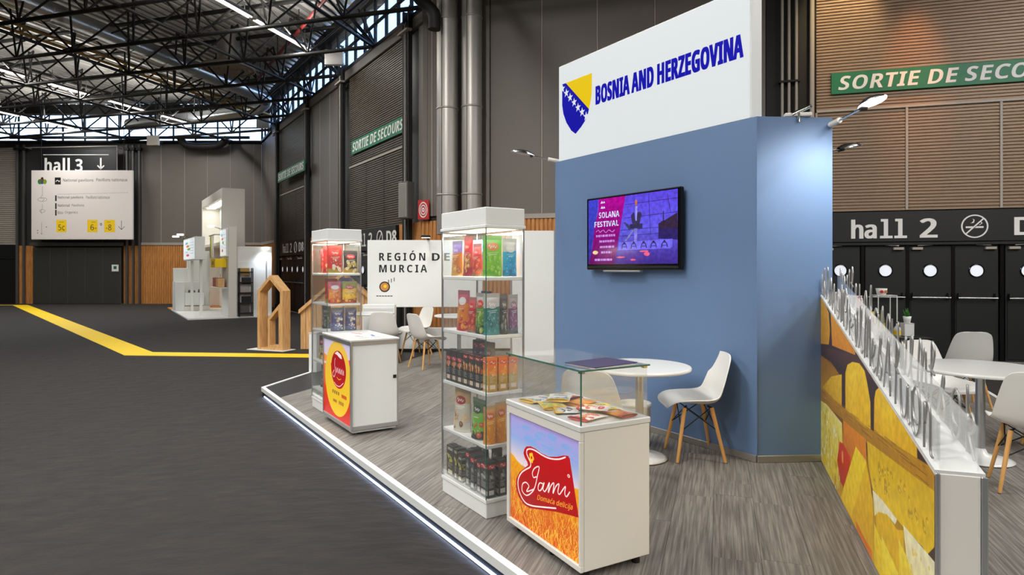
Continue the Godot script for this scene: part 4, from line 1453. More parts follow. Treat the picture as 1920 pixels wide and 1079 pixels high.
const GLYPHS := [
	[0.0, 0.75, 0.1, 0.1, 0.35, 0.02, 0.6, 0.2, 0.72, 0.8, 0.74, 0.3, 0.85, 0.03, 1.0, 0.1],
	[0.05, 0.03, 0.3, 0.5, 0.55, 0.98, 0.62, 0.85, 0.5, 0.6, 0.7, 0.3, 0.55, 0.05, 0.25, 0.08],
	[0.05, 0.05, 0.4, 0.4, 0.6, 0.9, 0.45, 1.0, 0.35, 0.8, 0.4, 0.3, 0.6, 0.03, 0.95, 0.15],
	[0.1, 0.02, 0.15, 0.7, 0.2, 0.4, 0.45, 0.75, 0.7, 0.6, 0.72, 0.1, 0.95, 0.05],
	[0.0, 0.02, 0.25, 0.5, 0.5, 1.0, 0.6, 0.5, 0.7, 0.02, 0.62, 0.38, 0.2, 0.35],
	[0.15, 0.7, 0.2, 0.1, 0.5, 0.02, 0.75, 0.3, 0.7, 0.75, 0.45, 0.85, 0.2, 0.6, 0.3, 0.3, 0.6, 0.25],
	[0.1, 0.02, 0.2, 0.6, 0.35, 0.98, 0.5, 0.7, 0.42, 0.1, 0.6, 0.65, 0.8, 0.9, 0.85, 0.4, 0.9, 0.02],
	[0.7, 0.8, 0.4, 0.9, 0.15, 0.6, 0.3, 0.4, 0.65, 0.5, 0.75, 0.8, 0.7, 0.2, 0.45, 0.02, 0.15, 0.12],
	[0.2, 0.02, 0.25, 0.98, 0.3, 0.5, 0.6, 0.65, 0.8, 0.5, 0.55, 0.35, 0.35, 0.3, 0.8, 0.03],
	[0.1, 0.6, 0.3, 0.75, 0.35, 0.1, 0.55, 0.02, 0.75, 0.4, 0.8, 0.98, 0.65, 0.8],
	[0.1, 0.3, 0.5, 0.45, 0.7, 0.7, 0.45, 0.85, 0.2, 0.55, 0.25, 0.15, 0.55, 0.02, 0.95, 0.25],
	[0.3, 0.02, 0.4, 0.5, 0.45, 0.95, 0.6, 1.0, 0.75, 0.85, 0.45, 0.6, 0.2, 0.62, 0.75, 0.55],
]


func cheese_print(L: float, H: float) -> void:
	var cv := Canvas.new(2048, 912, c8(66, 42, 36))
	var mp := func(a: Array) -> Array:
		var r := []
		for k in range(0, a.size(), 2):
			r.append(a[k] / L)
			r.append(1.0 - a[k + 1] / H)
		return r
	var put_ := func(a: Array, c: Color, c2: Color) -> void: cv.poly(mp.call(a), c, c2)
	# upper shelf
	put_.call([0, 1.3, 2.92, 1.3, 2.92, 0.9, 1.6, 0.98, 0, 0.86], c8(56, 36, 34), c8(70, 42, 30))
	put_.call([0.0, 1.30, 0.30, 1.24, 0.5, 1.18, 0.56, 1.05, 0.5, 0.95, 0.0, 0.90], c8(226, 150, 30), c8(196, 122, 24))
	put_.call([0.59, 1.18, 1.1, 1.14, 1.5, 1.06, 1.47, 1.0, 0.65, 0.96], c8(226, 138, 24), c8(206, 110, 18))
	put_.call([0.0, 0.89, 1.5, 1.0, 1.9, 1.0, 1.9, 0.92, 0.0, 0.82], c8(92, 56, 44), c8(64, 40, 34))
	# middle shelf
	put_.call([0.0, 0.82, 0.62, 0.84, 1.0, 0.80, 0.98, 0.6, 0.0, 0.5], c8(126, 76, 18), c8(176, 120, 20))
	put_.call([0.2, 0.59, 0.62, 0.74, 1.03, 0.82, 1.03, 0.61], c8(226, 170, 44), c8(206, 146, 28))
	put_.call([1.16, 0.55, 1.16, 0.85, 1.23, 0.91, 1.39, 0.95, 1.59, 0.97, 1.73, 0.95, 1.80, 0.89, 1.87, 0.81, 1.88, 0.62], c8(246, 190, 40), c8(224, 158, 22))
	put_.call([1.28, 0.60, 1.3, 0.84, 1.42, 0.92, 1.5, 0.92, 1.5, 0.62], c8(250, 200, 62), c8(236, 172, 34))
	put_.call([1.95, 0.66, 1.96, 0.84, 1.99, 0.89, 2.06, 0.92, 2.3, 0.92, 2.55, 0.88, 2.70, 0.81, 2.71, 0.74], c8(244, 184, 34), c8(222, 152, 20))
	put_.call([2.1, 0.68, 2.12, 0.86, 2.3, 0.88, 2.36, 0.7], c8(248, 194, 52), c8(232, 166, 30))
	# board across
	put_.call([0.0, 0.56, 1.06, 0.62, 1.76, 0.66, 2.92, 0.78, 2.92, 0.69, 1.76, 0.575, 1.06, 0.54, 0.0, 0.46], c8(172, 112, 26), c8(140, 86, 18))
	for k in 60:
		var x := rng.randf_range(0.0, 2.7)
		var y := lerpf(0.52, 0.735, x / 2.92) + rng.randf_range(-0.03, 0.03)
		cv.stroke(mp.call([x, y, x + 0.22, y + 0.015]), 2, c8(120, 74, 18) if k % 2 else c8(194, 134, 44), false)
	# lower shelf
	put_.call([0.0, 0.46, 1.06, 0.54, 1.76, 0.575, 1.9, 0.4, 1.9, 0.0, 0.0, 0.0], c8(120, 70, 20), c8(190, 130, 30))
	put_.call([1.09, 0.54, 1.76, 0.59, 1.78, 0.42, 1.09, 0.3], c8(214, 112, 20), c8(198, 84, 16))
	put_.call([0.0, 0.46, 0.4, 0.5, 1.04, 0.51, 1.06, 0.37, 0.85, 0.2, 0.7, 0.0, 0.0, 0.0], c8(232, 212, 132), c8(222, 186, 70))
	for k in 120:
		var x := rng.randf_range(0.03, 0.95)
		var y := rng.randf_range(0.02, 0.46)
		cv.ellipse(x / L, 1 - y / H, rng.randf_range(0.006, 0.018), rng.randf_range(0.008, 0.02), [c8(244, 232, 176), c8(214, 184, 84), c8(236, 206, 96), c8(196, 160, 56)][k % 4], null, rng.randf() * 3.0)
	put_.call([0.95, 0.37, 1.09, 0.39, 1.33, 0.37, 1.27, 0.25, 1.12, 0.12, 0.98, 0.12, 0.86, 0.22], c8(206, 34, 14), c8(160, 14, 8))
	cv.ellipse(1.06 / L, 1 - 0.3 / H, 0.012, 0.03, c8(240, 120, 90))
	put_.call([1.49, 0.48, 1.77, 0.48, 1.96, 0.29, 1.96, 0.0, 1.0, 0.0, 1.0, 0.03], c8(236, 178, 20), c8(214, 150, 10))
	put_.call([1.49, 0.48, 1.77, 0.47, 1.36, 0.03, 1.0, 0.02], c8(248, 206, 56), c8(240, 186, 34))
	put_.call([1.79, 0.59, 2.92, 0.70, 2.92, 0.5, 2.84, 0.44, 2.76, 0.44, 2.49, 0.41, 1.92, 0.38, 1.82, 0.48], c8(208, 158, 14), c8(232, 182, 22))
	for k in 26:
		var x := rng.randf_range(1.9, 2.85)
		var y := lerpf(0.47, 0.56, (x - 1.9)) + rng.randf_range(-0.05, 0.07)
		cv.ellipse(x / L, 1 - y / H, rng.randf_range(0.004, 0.010), rng.randf_range(0.006, 0.016), c8(168, 120, 6), null, rng.randf())
		cv.ellipse((x + 0.006) / L, 1 - (y - 0.004) / H, 0.003, 0.006, c8(244, 206, 84))
	put_.call([1.92, 0.38, 2.49, 0.41, 2.92, 0.44, 2.92, 0.0, 1.94, 0.0], c8(150, 102, 14), c8(206, 152, 20))
	put_.call([2.0, 0.32, 2.1, 0.36, 2.4, 0.36, 2.51, 0.4, 2.52, 0.0, 2.0, 0.0], c8(230, 172, 22), c8(206, 148, 12))
	put_.call([1.92, 0.375, 2.12, 0.395, 2.4, 0.405, 2.37, 0.37, 2.22, 0.36, 2.05, 0.31, 1.97, 0.26], c8(244, 238, 214), c8(230, 216, 170))
	put_.call([1.96, 0.22, 2.12, 0.19, 2.13, 0.0, 1.96, 0.0], c8(248, 208, 60), c8(230, 180, 30))
	put_.call([2.12, 0.22, 2.27, 0.20, 2.42, 0.18, 2.42, 0.0, 2.12, 0.0], c8(252, 222, 90), c8(236, 190, 40))
	put_.call([2.5, 0.42, 2.95, 0.45, 2.95, 0.0, 2.64, 0.0, 2.6, 0.2], c8(246, 236, 200), c8(232, 204, 120))
	put_.call([2.43, 0.33, 2.55, 0.31, 2.69, 0.26, 2.7, 0.0, 2.44, 0.0], c8(250, 214, 84), c8(232, 180, 40))
	put_.call([1.5, 0.06, 1.7, 0.05, 1.9, 0.06, 1.92, 0.0, 1.5, 0.0], c8(214, 70, 20), c8(200, 110, 20))
	for k in 70:
		var x := rng.randf_range(2.6, 2.92)
		cv.ellipse(x / L, 1 - rng.randf_range(0.0, 0.4) / H, 0.003, 0.006, c8(236, 214, 150) if k % 2 else c8(222, 190, 110))
	cv.grain(0.1, 9, 0.02, 0.7)
	print_mat("cheese_print", cv.tex(), 0.3)


# ------------------------------------------------------------------ packets
var pouch_meshes := {}
var carton_meshes := {}

func pouch_mesh(v: int) -> Array:
	if pouch_meshes.has(v):
		return pouch_meshes[v]
	var nz := FastNoiseLite.new()
	nz.seed = 60 + v
	nz.frequency = 1.3
	var res := []
	for piece in 2:
		var s := begin()
		s.set_smooth_group(1)
		var y0 := 0.0 if piece == 0 else 0.9
		var y1 := 0.9 if piece == 0 else 1.0
		var ny := 12 if piece == 0 else 2
		for side in [1.0, -1.0]:
			for j in ny:
				for i in 10:
					var p := []
					var uv := []
					for k in [[0, 0], [1, 0], [1, 1], [0, 1]]:
						var a: float = (i + k[0]) / 10.0
						var b: float = lerpf(y0, y1, (j + k[1]) / float(ny))
						var x := (a - 0.5) * (1.0 - 0.05 * sin(PI * clampf(b / 0.9, 0, 1)))
						var e := pow(maxf(0.0, 1.0 - pow(absf(a - 0.5) * 2.0, 2.4)), 0.6)
						var f := clampf((0.9 - b) / 0.9, 0.0, 1.0)
						var deep := 0.5 * pow(f, 0.55) * e
						deep += 0.06 * nz.get_noise_3d(a * 3.0, b * 3.0, side * 4.0) * e * (1.0 if b > 0.02 and b < 0.88 else 0.0)
						p.append(Vector3(x, b + (0.012 * nz.get_noise_2d(a * 2.0, 9.0) if b > 0.95 else 0.0), side * (maxf(deep, 0.0) + 0.012)))
						uv.append(Vector2(a if side > 0 else 1.0 - a, 1.0 - b))
					if side < 0:
						p.reverse()
						uv.reverse()
					quad_uv(s, p, uv)
		if piece == 0:
			for i in 10:
				var a0 := i / 10.0
				var a1 := (i + 1) / 10.0
				var q := []
				for a in [a0, a1]:
					var e := pow(maxf(0.0, 1.0 - pow(absf(a - 0.5) * 2.0, 2.4)), 0.6)
					q.append(Vector3(a - 0.5, 0, 0.5 * e + 0.012))
				quad_uv(s, [q[0], q[1], Vector3(q[1].x, 0, -q[1].z), Vector3(q[0].x, 0, -q[0].z)], [Vector2(0.1, 0.98), Vector2(0.9, 0.98), Vector2(0.9, 1), Vector2(0.1, 1)])
		s.generate_normals()
		res.append(s.commit())
	pouch_meshes[v] = res
	return res

func carton_mesh(v: int) -> Mesh:
	if carton_meshes.has(v):
		return carton_meshes[v]
	var s := begin()
	var b := 0.02
	for side in 4:   # printed sides
		var basis := Basis(Vector3.UP, side * PI / 2)
		quad_uv(s, [basis * Vector3(-0.5 + b, 0, 0.5), basis * Vector3(0.5 - b, 0, 0.5), basis * Vector3(0.5 - b, 1, 0.5), basis * Vector3(-0.5 + b, 1, 0.5)], [Vector2(0.0 if side % 2 == 0 else 0.3, 1), Vector2(1 if side % 2 == 0 else 0.7, 1), Vector2(1 if side % 2 == 0 else 0.7, 0), Vector2(0.0 if side % 2 == 0 else 0.3, 0)])
		quad_uv(s, [basis * Vector3(0.5 - b, 0, 0.5), basis * Vector3(0.5, 0, 0.5 - b), basis * Vector3(0.5, 1, 0.5 - b), basis * Vector3(0.5 - b, 1, 0.5)], [Vector2(0.98, 1), Vector2(1, 1), Vector2(1, 0), Vector2(0.98, 0)])
	for y in [0.0, 1.0]:
		quad_uv(s, [Vector3(-0.5, y, 0.5), Vector3(0.5, y, 0.5), Vector3(0.5, y, -0.5), Vector3(-0.5, y, -0.5)], [Vector2(0, 0.06), Vector2(1, 0.06), Vector2(1, 0), Vector2(0, 0)])
	s.generate_normals()
	carton_meshes[v] = s.commit()
	return carton_meshes[v]

# pouch art: colours of top, middle and foot, food blobs, red brand patch
func pouch_art(key: String, top: Color, mid: Color, foot: Color, food: Array, patch: Color, seed_: int) -> void:
	var r := RandomNumberGenerator.new()
	r.seed = seed_
	var cv := Canvas.new(256, 384, mid)
	cv.poly([0, 0, 1, 0, 1, 0.32, 0, 0.36], top)
	cv.poly([0, 0.36, 1, 0.32, 1, 0.8, 0, 0.84], mid)
	cv.poly([0, 0.84, 1, 0.78, 1, 1, 0, 1], foot)
	for k in 22:
		var x := r.randf_range(0.1, 0.9)
		var y := r.randf_range(0.48, 0.92)
		var c: Color = food[r.randi() % food.size()]
		var a := r.randf() * 3.0
		var rx := r.randf_range(0.05, 0.13)
		cv.ellipse(x, y, rx, rx * 0.6, c, null, a)
		cv.ellipse(x - 0.015, y - 0.012, rx * 0.45, rx * 0.22, c.lightened(0.35), null, a)
	cv.ellipse(0.5, 0.27, 0.32, 0.1, patch)
	cv.stroke([0.28, 0.27, 0.34, 0.23, 0.38, 0.31, 0.44, 0.25, 0.5, 0.29, 0.56, 0.24, 0.62, 0.3, 0.7, 0.25], 7, c8(245, 240, 235))
	cv.stroke([0.2, 0.43, 0.8, 0.41], 9, foot.lightened(0.5), false)
	cv.stroke([0.3, 0.47, 0.7, 0.455], 5, c8(240, 236, 228), false)
	print_mat(key, cv.tex(), 0.28)
	var sm := mat(key + "_seal", top.lerp(c8(215, 212, 208), 0.35), 0.35)
	sm.metallic = 0.3

func carton_art(key: String, base: Color, band: Color, spot: Color, seed_: int, band_top := 0.06, band_low := 0.2, lower = null) -> void:
	var r := RandomNumberGenerator.new()
	r.seed = seed_
	var cv := Canvas.new(192, 384, base)
	if lower != null:
		cv.poly([0, 0.5, 1, 0.5, 1, 1, 0, 1], lower)
	cv.poly([0.12, band_top, 0.88, band_top, 0.88, band_low, 0.12, band_low], band)
	cv.stroke([0.25, (band_top + band_low) / 2, 0.4, band_top + 0.03, 0.55, band_low - 0.03, 0.75, (band_top + band_low) / 2], 7, c8(244, 240, 236))
	for k in 8:
		var x := r.randf_range(0.2, 0.8)
		var y := r.randf_range(0.32, 0.5)
		cv.ellipse(x, y, r.randf_range(0.08, 0.17), r.randf_range(0.03, 0.06), spot if k % 3 else spot.lightened(0.4), null, r.randf() * 2.0)
	for k in 5:
		var y := 0.58 + k * 0.035
		cv.stroke([0.2, y, r.randf_range(0.5, 0.85), y], 4, c8(205, 200, 196), false)
	cv.poly([0.2, 0.8, 0.8, 0.8, 0.8, 0.93, 0.2, 0.93], spot.lerp(c8(235, 232, 228), 0.75))
	print_mat(key, cv.tex(), 0.3)

func pouch(at: Vector3, turn: float, w: float, h: float, t: float, art: String, label: String, tilt := 0.0) -> Node3D:
	var o := thing("snack_pouch", label, "snack pouch", at, turn)
	o.rotation_degrees.x = tilt
	var ms := pouch_mesh(hash(label) % 3)
	var xf := Transform3D(Basis.from_scale(Vector3(w, h, t)), Vector3.ZERO)
	var body := inst(ms[0], "pouch", M[art], o, xf)
	inst(ms[1], "top_seal", M[art + "_seal"], body)
	return o

func carton(at: Vector3, turn: float, w: float, h: float, t: float, art: String, label: String, group := "") -> Node3D:
	var o := thing("food_carton", label, "carton", at, turn, group)
	inst(carton_mesh(0), "carton", M[art], o, Transform3D(Basis.from_scale(Vector3(w, h, t)), Vector3.ZERO))
	box(o, "top_fold", Vector3(w * 0.9, 0.003, t * 0.25), Vector3(0, h + 0.001, 0), M[art], 0.0)
	return o

func arts() -> void:
	var nut := [c8(206, 150, 80), c8(226, 178, 104), c8(160, 100, 50)]
	var red := [c8(180, 40, 30), c8(220, 90, 50), c8(150, 20, 24)]
	var grn := [c8(110, 150, 40), c8(80, 120, 40), c8(170, 190, 90)]
	pouch_art("p_violet_orange", c8(150, 130, 205), c8(196, 112, 34), c8(200, 150, 70), nut, c8(150, 120, 196), 1)
	pouch_art("p_blue_teal", c8(60, 132, 216), c8(20, 78, 82), c8(24, 110, 92), [c8(60, 140, 130), c8(20, 60, 60)], c8(30, 90, 180), 2)
	pouch_art("p_red", c8(210, 30, 34), c8(190, 52, 50), c8(150, 24, 44), nut, c8(226, 40, 40), 3)
	pouch_art("p_pink", c8(206, 90, 92), c8(180, 40, 44), c8(150, 110, 80), red, c8(214, 30, 30), 4)
	pouch_art("p_sky_navy", c8(170, 212, 236), c8(28, 44, 62), c8(52, 40, 78), [c8(70, 100, 120), c8(220, 190, 60)], c8(120, 180, 220), 5)
	pouch_art("p_lime", c8(118, 196, 70), c8(132, 200, 40), c8(104, 176, 40), [c8(150, 210, 60), c8(120, 190, 40)], c8(228, 140, 80), 6)
	pouch_art("p_silver_blue", c8(198, 198, 196), c8(20, 160, 210), c8(40, 120, 160), [c8(40, 170, 215), c8(20, 140, 195)], c8(220, 220, 218), 7)
	pouch_art("p_orange", c8(200, 90, 110), c8(222, 122, 22), c8(170, 30, 50), [c8(226, 140, 30), c8(206, 100, 20), c8(180, 40, 50)], c8(226, 226, 224), 8)
	pouch_art("p_green_tomato", c8(190, 188, 186), c8(92, 140, 34), c8(50, 40, 30), grn, c8(214, 52, 26), 9)
	pouch_art("p_teal_grey", c8(206, 200, 194), c8(44, 116, 112), c8(36, 128, 124), [c8(60, 130, 128), c8(30, 100, 100)], c8(196, 190, 186), 10)
	pouch_art("p_purple", c8(180, 176, 176), c8(130, 84, 124), c8(80, 96, 110), [c8(150, 100, 140), c8(110, 70, 110)], c8(170, 120, 150), 11)
	pouch_art("p_beige", c8(206, 168, 110), c8(206, 196, 180), c8(214, 206, 192), [c8(196, 150, 96), c8(120, 84, 60), c8(226, 190, 140)], c8(166, 24, 36), 12)
	pouch_art("p_black_green", c8(70, 100, 60), c8(110, 176, 44), c8(40, 32, 30), [c8(190, 80, 30), c8(120, 180, 50), c8(50, 40, 40)], c8(40, 60, 40), 13)
	pouch_art("p_amber", c8(200, 140, 70), c8(232, 150, 14), c8(226, 142, 12), [c8(240, 160, 20), c8(226, 140, 10)], c8(200, 90, 30), 14)
	pouch_art("p_yellow_red", c8(150, 160, 60), c8(240, 192, 36), c8(160, 20, 26), [c8(220, 170, 40), c8(190, 150, 50)], c8(180, 20, 26), 15)
	pouch_art("p_navy", c8(28, 46, 110), c8(34, 52, 120), c8(70, 70, 100), [c8(196, 170, 120), c8(220, 214, 200), c8(60, 80, 150)], c8(40, 60, 130), 16)
	pouch_art("p_brown_gold", c8(40, 30, 26), c8(52, 38, 30), c8(170, 140, 40), [c8(220, 200, 150), c8(190, 160, 60)], c8(214, 30, 30), 17)
	pouch_art("p_scarlet", c8(226, 44, 24), c8(206, 30, 22), c8(160, 140, 40), [c8(236, 220, 190), c8(180, 30, 24)], c8(240, 60, 40), 18)
	pouch_art("p_silver_black", c8(90, 84, 82), c8(60, 56, 54), c8(40, 38, 38), [c8(140, 130, 120), c8(80, 76, 72)], c8(120, 112, 106), 19)
	pouch_art("p_white_blue", c8(236, 232, 222), c8(226, 224, 216), c8(244, 190, 40), [c8(90, 120, 170), c8(210, 205, 195), c8(120, 150, 90)], c8(60, 90, 160), 31)
	pouch_art("p_zebra", c8(232, 230, 226), c8(226, 224, 220), c8(230, 180, 40), [c8(30, 28, 28), c8(200, 198, 194), c8(50, 48, 48)], c8(40, 38, 38), 32)
	pouch_art("p_yellow_green", c8(246, 200, 30), c8(240, 210, 80), c8(250, 196, 20), [c8(90, 150, 70), c8(230, 230, 220), c8(160, 170, 60)], c8(60, 130, 90), 33)
	pouch_art("p_white_red", c8(236, 226, 220), c8(232, 222, 214), c8(200, 60, 40), [c8(206, 60, 40), c8(226, 150, 60), c8(240, 236, 230)], c8(206, 40, 36), 34)
	carton_art("b_redblack", c8(46, 26, 30), c8(206, 60, 70), c8(224, 120, 60), 21, 0.2, 0.32, c8(26, 24, 25))
	carton_art("b_orangeblack", c8(48, 34, 34), c8(200, 40, 34), c8(230, 130, 40), 22, 0.05, 0.14, c8(26, 24, 25))
	carton_art("b_gold", c8(232, 112, 30), c8(216, 70, 30), c8(240, 150, 50), 23, 0.08, 0.2, c8(190, 146, 46))
	carton_art("b_blackred", c8(40, 38, 38), c8(214, 36, 36), c8(120, 112, 108), 24, 0.08, 0.2)
	carton_art("b_olive", c8(44, 34, 26), c8(150, 140, 130), c8(190, 180, 50), 25, 0.06, 0.16, c8(60, 42, 28))
	carton_art("b_purple", c8(74, 52, 84), c8(190, 40, 80), c8(120, 90, 130), 26, 0.06, 0.18)


# ------------------------------------------------------------------ glass showcases
func vitrine(at: Vector3, turn: float, w: float, d: float, h: float, shelves: Array, label: String) -> void:
	var o := thing("glass_showcase", label, "showcase", at, turn)
	slab(o, "plinth", Vector3(-w + 0.006, 0, -d + 0.006), Vector3(-0.006, 0.09, -0.006), M.white, 0.004)
	slab(o, "floor_shelf", Vector3(-w, 0.092, -d), Vector3(0, 0.115, 0), M.white, 0.003)
	var hdr := slab(o, "header", Vector3(-w, h - 0.105, -d), Vector3(0, h, 0), M.white, 0.004)
	slab(o, "header_lip", Vector3(-w - 0.006, h - 0.125, -d - 0.006), Vector3(0.006, h - 0.105, 0.006), M.white, 0.003)
	box(hdr, "light_panel", Vector3(w - 0.08, 0.004, d - 0.08), Vector3(0, -0.0755, 0), M.case_glow, 0.0)
	for y in shelves:
		slab(o, "shelf", Vector3(-w + 0.008, y - 0.022, -d + 0.008), Vector3(-0.008, y, -0.008), M.white, 0.003)
	var top := h - 0.125
	var mid := (0.115 + top) / 2
	slab(o, "front_pane", Vector3(-w + 0.002, 0.115, -0.006), Vector3(-0.006, top, -0.001), M.glass, 0.0)
	slab(o, "rear_pane", Vector3(-w + 0.002, 0.115, -d + 0.001), Vector3(-0.006, top, -d + 0.006), M.glass, 0.0)
	slab(o, "side_pane", Vector3(-0.006, 0.115, -d + 0.007), Vector3(-0.001, top, -0.007), M.glass, 0.0)
	slab(o, "side_pane", Vector3(-w + 0.001, 0.115, -d + 0.007), Vector3(-w + 0.006, top, -0.007), M.glass, 0.0)
	slab(o, "corner_edge", Vector3(-0.0045, 0.115, -0.0045), Vector3(0.0, top, 0.0), M.glass_edge, 0.0)
	for q in [[-w + 0.006, -0.006], [-w + 0.006, -d + 0.006], [-0.006, -d + 0.006]]:
		rod(o, "corner_post", Vector3(q[0], 0.115, q[1]), Vector3(q[0], top, q[1]), 0.007, M.alu, 8)
	var l := AreaLight3D.new()
	l.area_size = Vector2(w - 0.1, d - 0.1)
	l.light_color = c8(255, 246, 226)
	l.light_energy = 2.0
	l.area_range = 10.0
	l.area_normalize_energy = true
	l.shadow_enabled = true
	l.position = Vector3(-w / 2, h - 0.135, -d / 2)
	l.rotation_degrees = Vector3(-90, 0, 0)
	o.add_child(l)


func vitrines() -> void:
	arts()
	# taller case nearer the glass counter
	var at := Vector3(-0.1555, 0.1, -3.776)
	var t := STAND
	var W := "in the tall showcase"
	vitrine(at, t, 0.585, 0.28, 1.866, [0.436, 0.751, 1.094, 1.446], "white-framed glass showcase with five tiers of packets beside the wheat-print counter")
	var row := func(y: float, list: Array) -> void:
		for q in list:
			pouch(at_wall(at, t, q[0], y + 0.002, q[1]), t + q[2], q[3], q[4], q[5], q[6], q[7] + " " + W)
	row.call(1.446, [
		[-0.45, -0.05, 0, 0.135, 0.23, 0.06, "p_violet_orange", "violet and orange snack pouch on the top shelf"],
		[-0.35, -0.15, 0, 0.12, 0.235, 0.05, "p_blue_teal", "blue-topped teal pouch on the top shelf"],
		[-0.3, -0.05, 0, 0.11, 0.255, 0.06, "p_red", "tall red pouch on the top shelf"],
		[-0.185, -0.05, 0, 0.1, 0.205, 0.06, "p_pink", "short pinkish red pouch on the top shelf"],
		[-0.15, -0.15, 0, 0.11, 0.245, 0.05, "p_sky_navy", "pale blue and navy pouch on the top shelf"],
		[-0.05, -0.075, 80, 0.125, 0.25, 0.055, "p_lime", "plain lime green pouch on the top shelf"],
		[-0.05, -0.2, 95, 0.11, 0.235, 0.05, "p_silver_blue", "silver and bright blue pouch on the top shelf"]])
	row.call(1.094, [
		[-0.38, -0.06, 0, 0.155, 0.26, 0.065, "p_orange", "orange and crimson pouch on the second shelf"],
		[-0.28, -0.17, 0, 0.13, 0.255, 0.05, "p_navy", "navy blue pouch peeking out on the second shelf"],
		[-0.255, -0.055, 5, 0.085, 0.22, 0.055, "p_pink", "narrow crimson pouch on the second shelf"],
		[-0.145, -0.055, 0, 0.12, 0.25, 0.06, "p_green_tomato", "green pouch with a tomato-red patch on the second shelf"],
		[-0.05, -0.07, 85, 0.11, 0.25, 0.055, "p_teal_grey", "teal and pearl grey pouch on the second shelf"],
		[-0.05, -0.155, 95, 0.06, 0.245, 0.05, "p_silver_black", "slim dark grey pouch on the second shelf"],
		[-0.05, -0.225, 95, 0.075, 0.24, 0.05, "p_purple", "dull purple pouch on the second shelf"]])
	for k in 6:
		carton(at_wall(at, t, -0.52 + k * 0.077, 0.753, -0.055), t, 0.07, 0.205, 0.07, "b_redblack" if k < 3 else "b_orangeblack", ("crimson and black" if k < 3 else "orange and black") + " coffee carton, front row of third shelf " + W, "cartons on the third shelf")
	for k in 3:
		carton(at_wall(at, t, -0.05, 0.753, -0.06 - k * 0.075), t + 90, 0.066, 0.205, 0.06, "b_gold", "orange and gold carton by the side glass, third shelf " + W, "gold cartons on the third shelf")
	carton(at_wall(at, t, -0.4, 0.753, -0.19), t, 0.085, 0.27, 0.06, "b_purple", "tall purple carton behind the coffee cartons " + W)
	pouch(at_wall(at, t, -0.27, 0.753, -0.19), t, 0.13, 0.27, 0.06, "p_purple", "purple and pearl pouch behind the coffee cartons " + W)
	row.call(0.436, [
		[-0.42, -0.075, 8, 0.17, 0.27, 0.1, "p_beige", "large beige pouch with a crimson label on the fourth shelf"],
		[-0.19, -0.065, 0, 0.15, 0.245, 0.08, "p_black_green", "green and black vegetable pouch on the fourth shelf"],
		[-0.05, -0.055, 88, 0.085, 0.225, 0.06, "p_amber", "amber pouch by the glass corner of the fourth shelf"],
		[-0.05, -0.135, 92, 0.078, 0.24, 0.055, "p_amber", "middle amber pouch on the fourth shelf"],
		[-0.05, -0.215, 92, 0.078, 0.25, 0.055, "p_amber", "rear amber pouch on the fourth shelf"]])
	var low := [[-0.515, -0.06, 0.1, 0.2, 0.06, "b_olive", "wide olive and black carton"], [-0.43, -0.06, 0.045, 0.2, 0.07, "b_olive", "slim olive and black carton"], [-0.37, -0.055, 0.055, 0.17, 0.06, "b_olive", "short olive and black carton"],
		[-0.28, -0.075, 0.055, 0.23, 0.09, "b_blackred", "tallest black carton with a red patch"], [-0.2, -0.06, 0.055, 0.215, 0.08, "b_blackred", "middle black carton with a red patch"], [-0.13, -0.065, 0.05, 0.2, 0.08, "b_blackred", "lower black carton with a red patch"]]
	for q in low:
		carton(at_wall(at, t, q[0], 0.117, q[1]), t, q[2], q[3], q[4], q[5], q[6] + " on the floor tier " + W)
	for k in 3:
		carton(at_wall(at, t, -0.055, 0.117, -0.05 - k * 0.08), t + 90, 0.06, 0.215, 0.075, "b_blackred", "red-patched black carton by the side glass, floor tier " + W, "black cartons by the side glass")
	pouch(at_wall(at, t, -0.36, 0.117, -0.19), t, 0.15, 0.27, 0.08, "p_silver_black", "crumpled dark grey pouch behind the olive cartons " + W)
	pouch(at_wall(at, t, -0.2, 0.117, -0.2), t, 0.13, 0.25, 0.07, "p_silver_black", "smoky black pouch behind the red-patched cartons " + W)
	# shorter-looking case behind the oval-print counter
	var at2 := Vector3(-1.87, 0.1, -6.42)
	W = "in the crisp showcase"
	vitrine(at2, t, 0.56, 0.36, 1.9, [0.22, 0.52, 0.85, 1.135, 1.445], "white-framed glass showcase of crisps behind the oval-print counter")
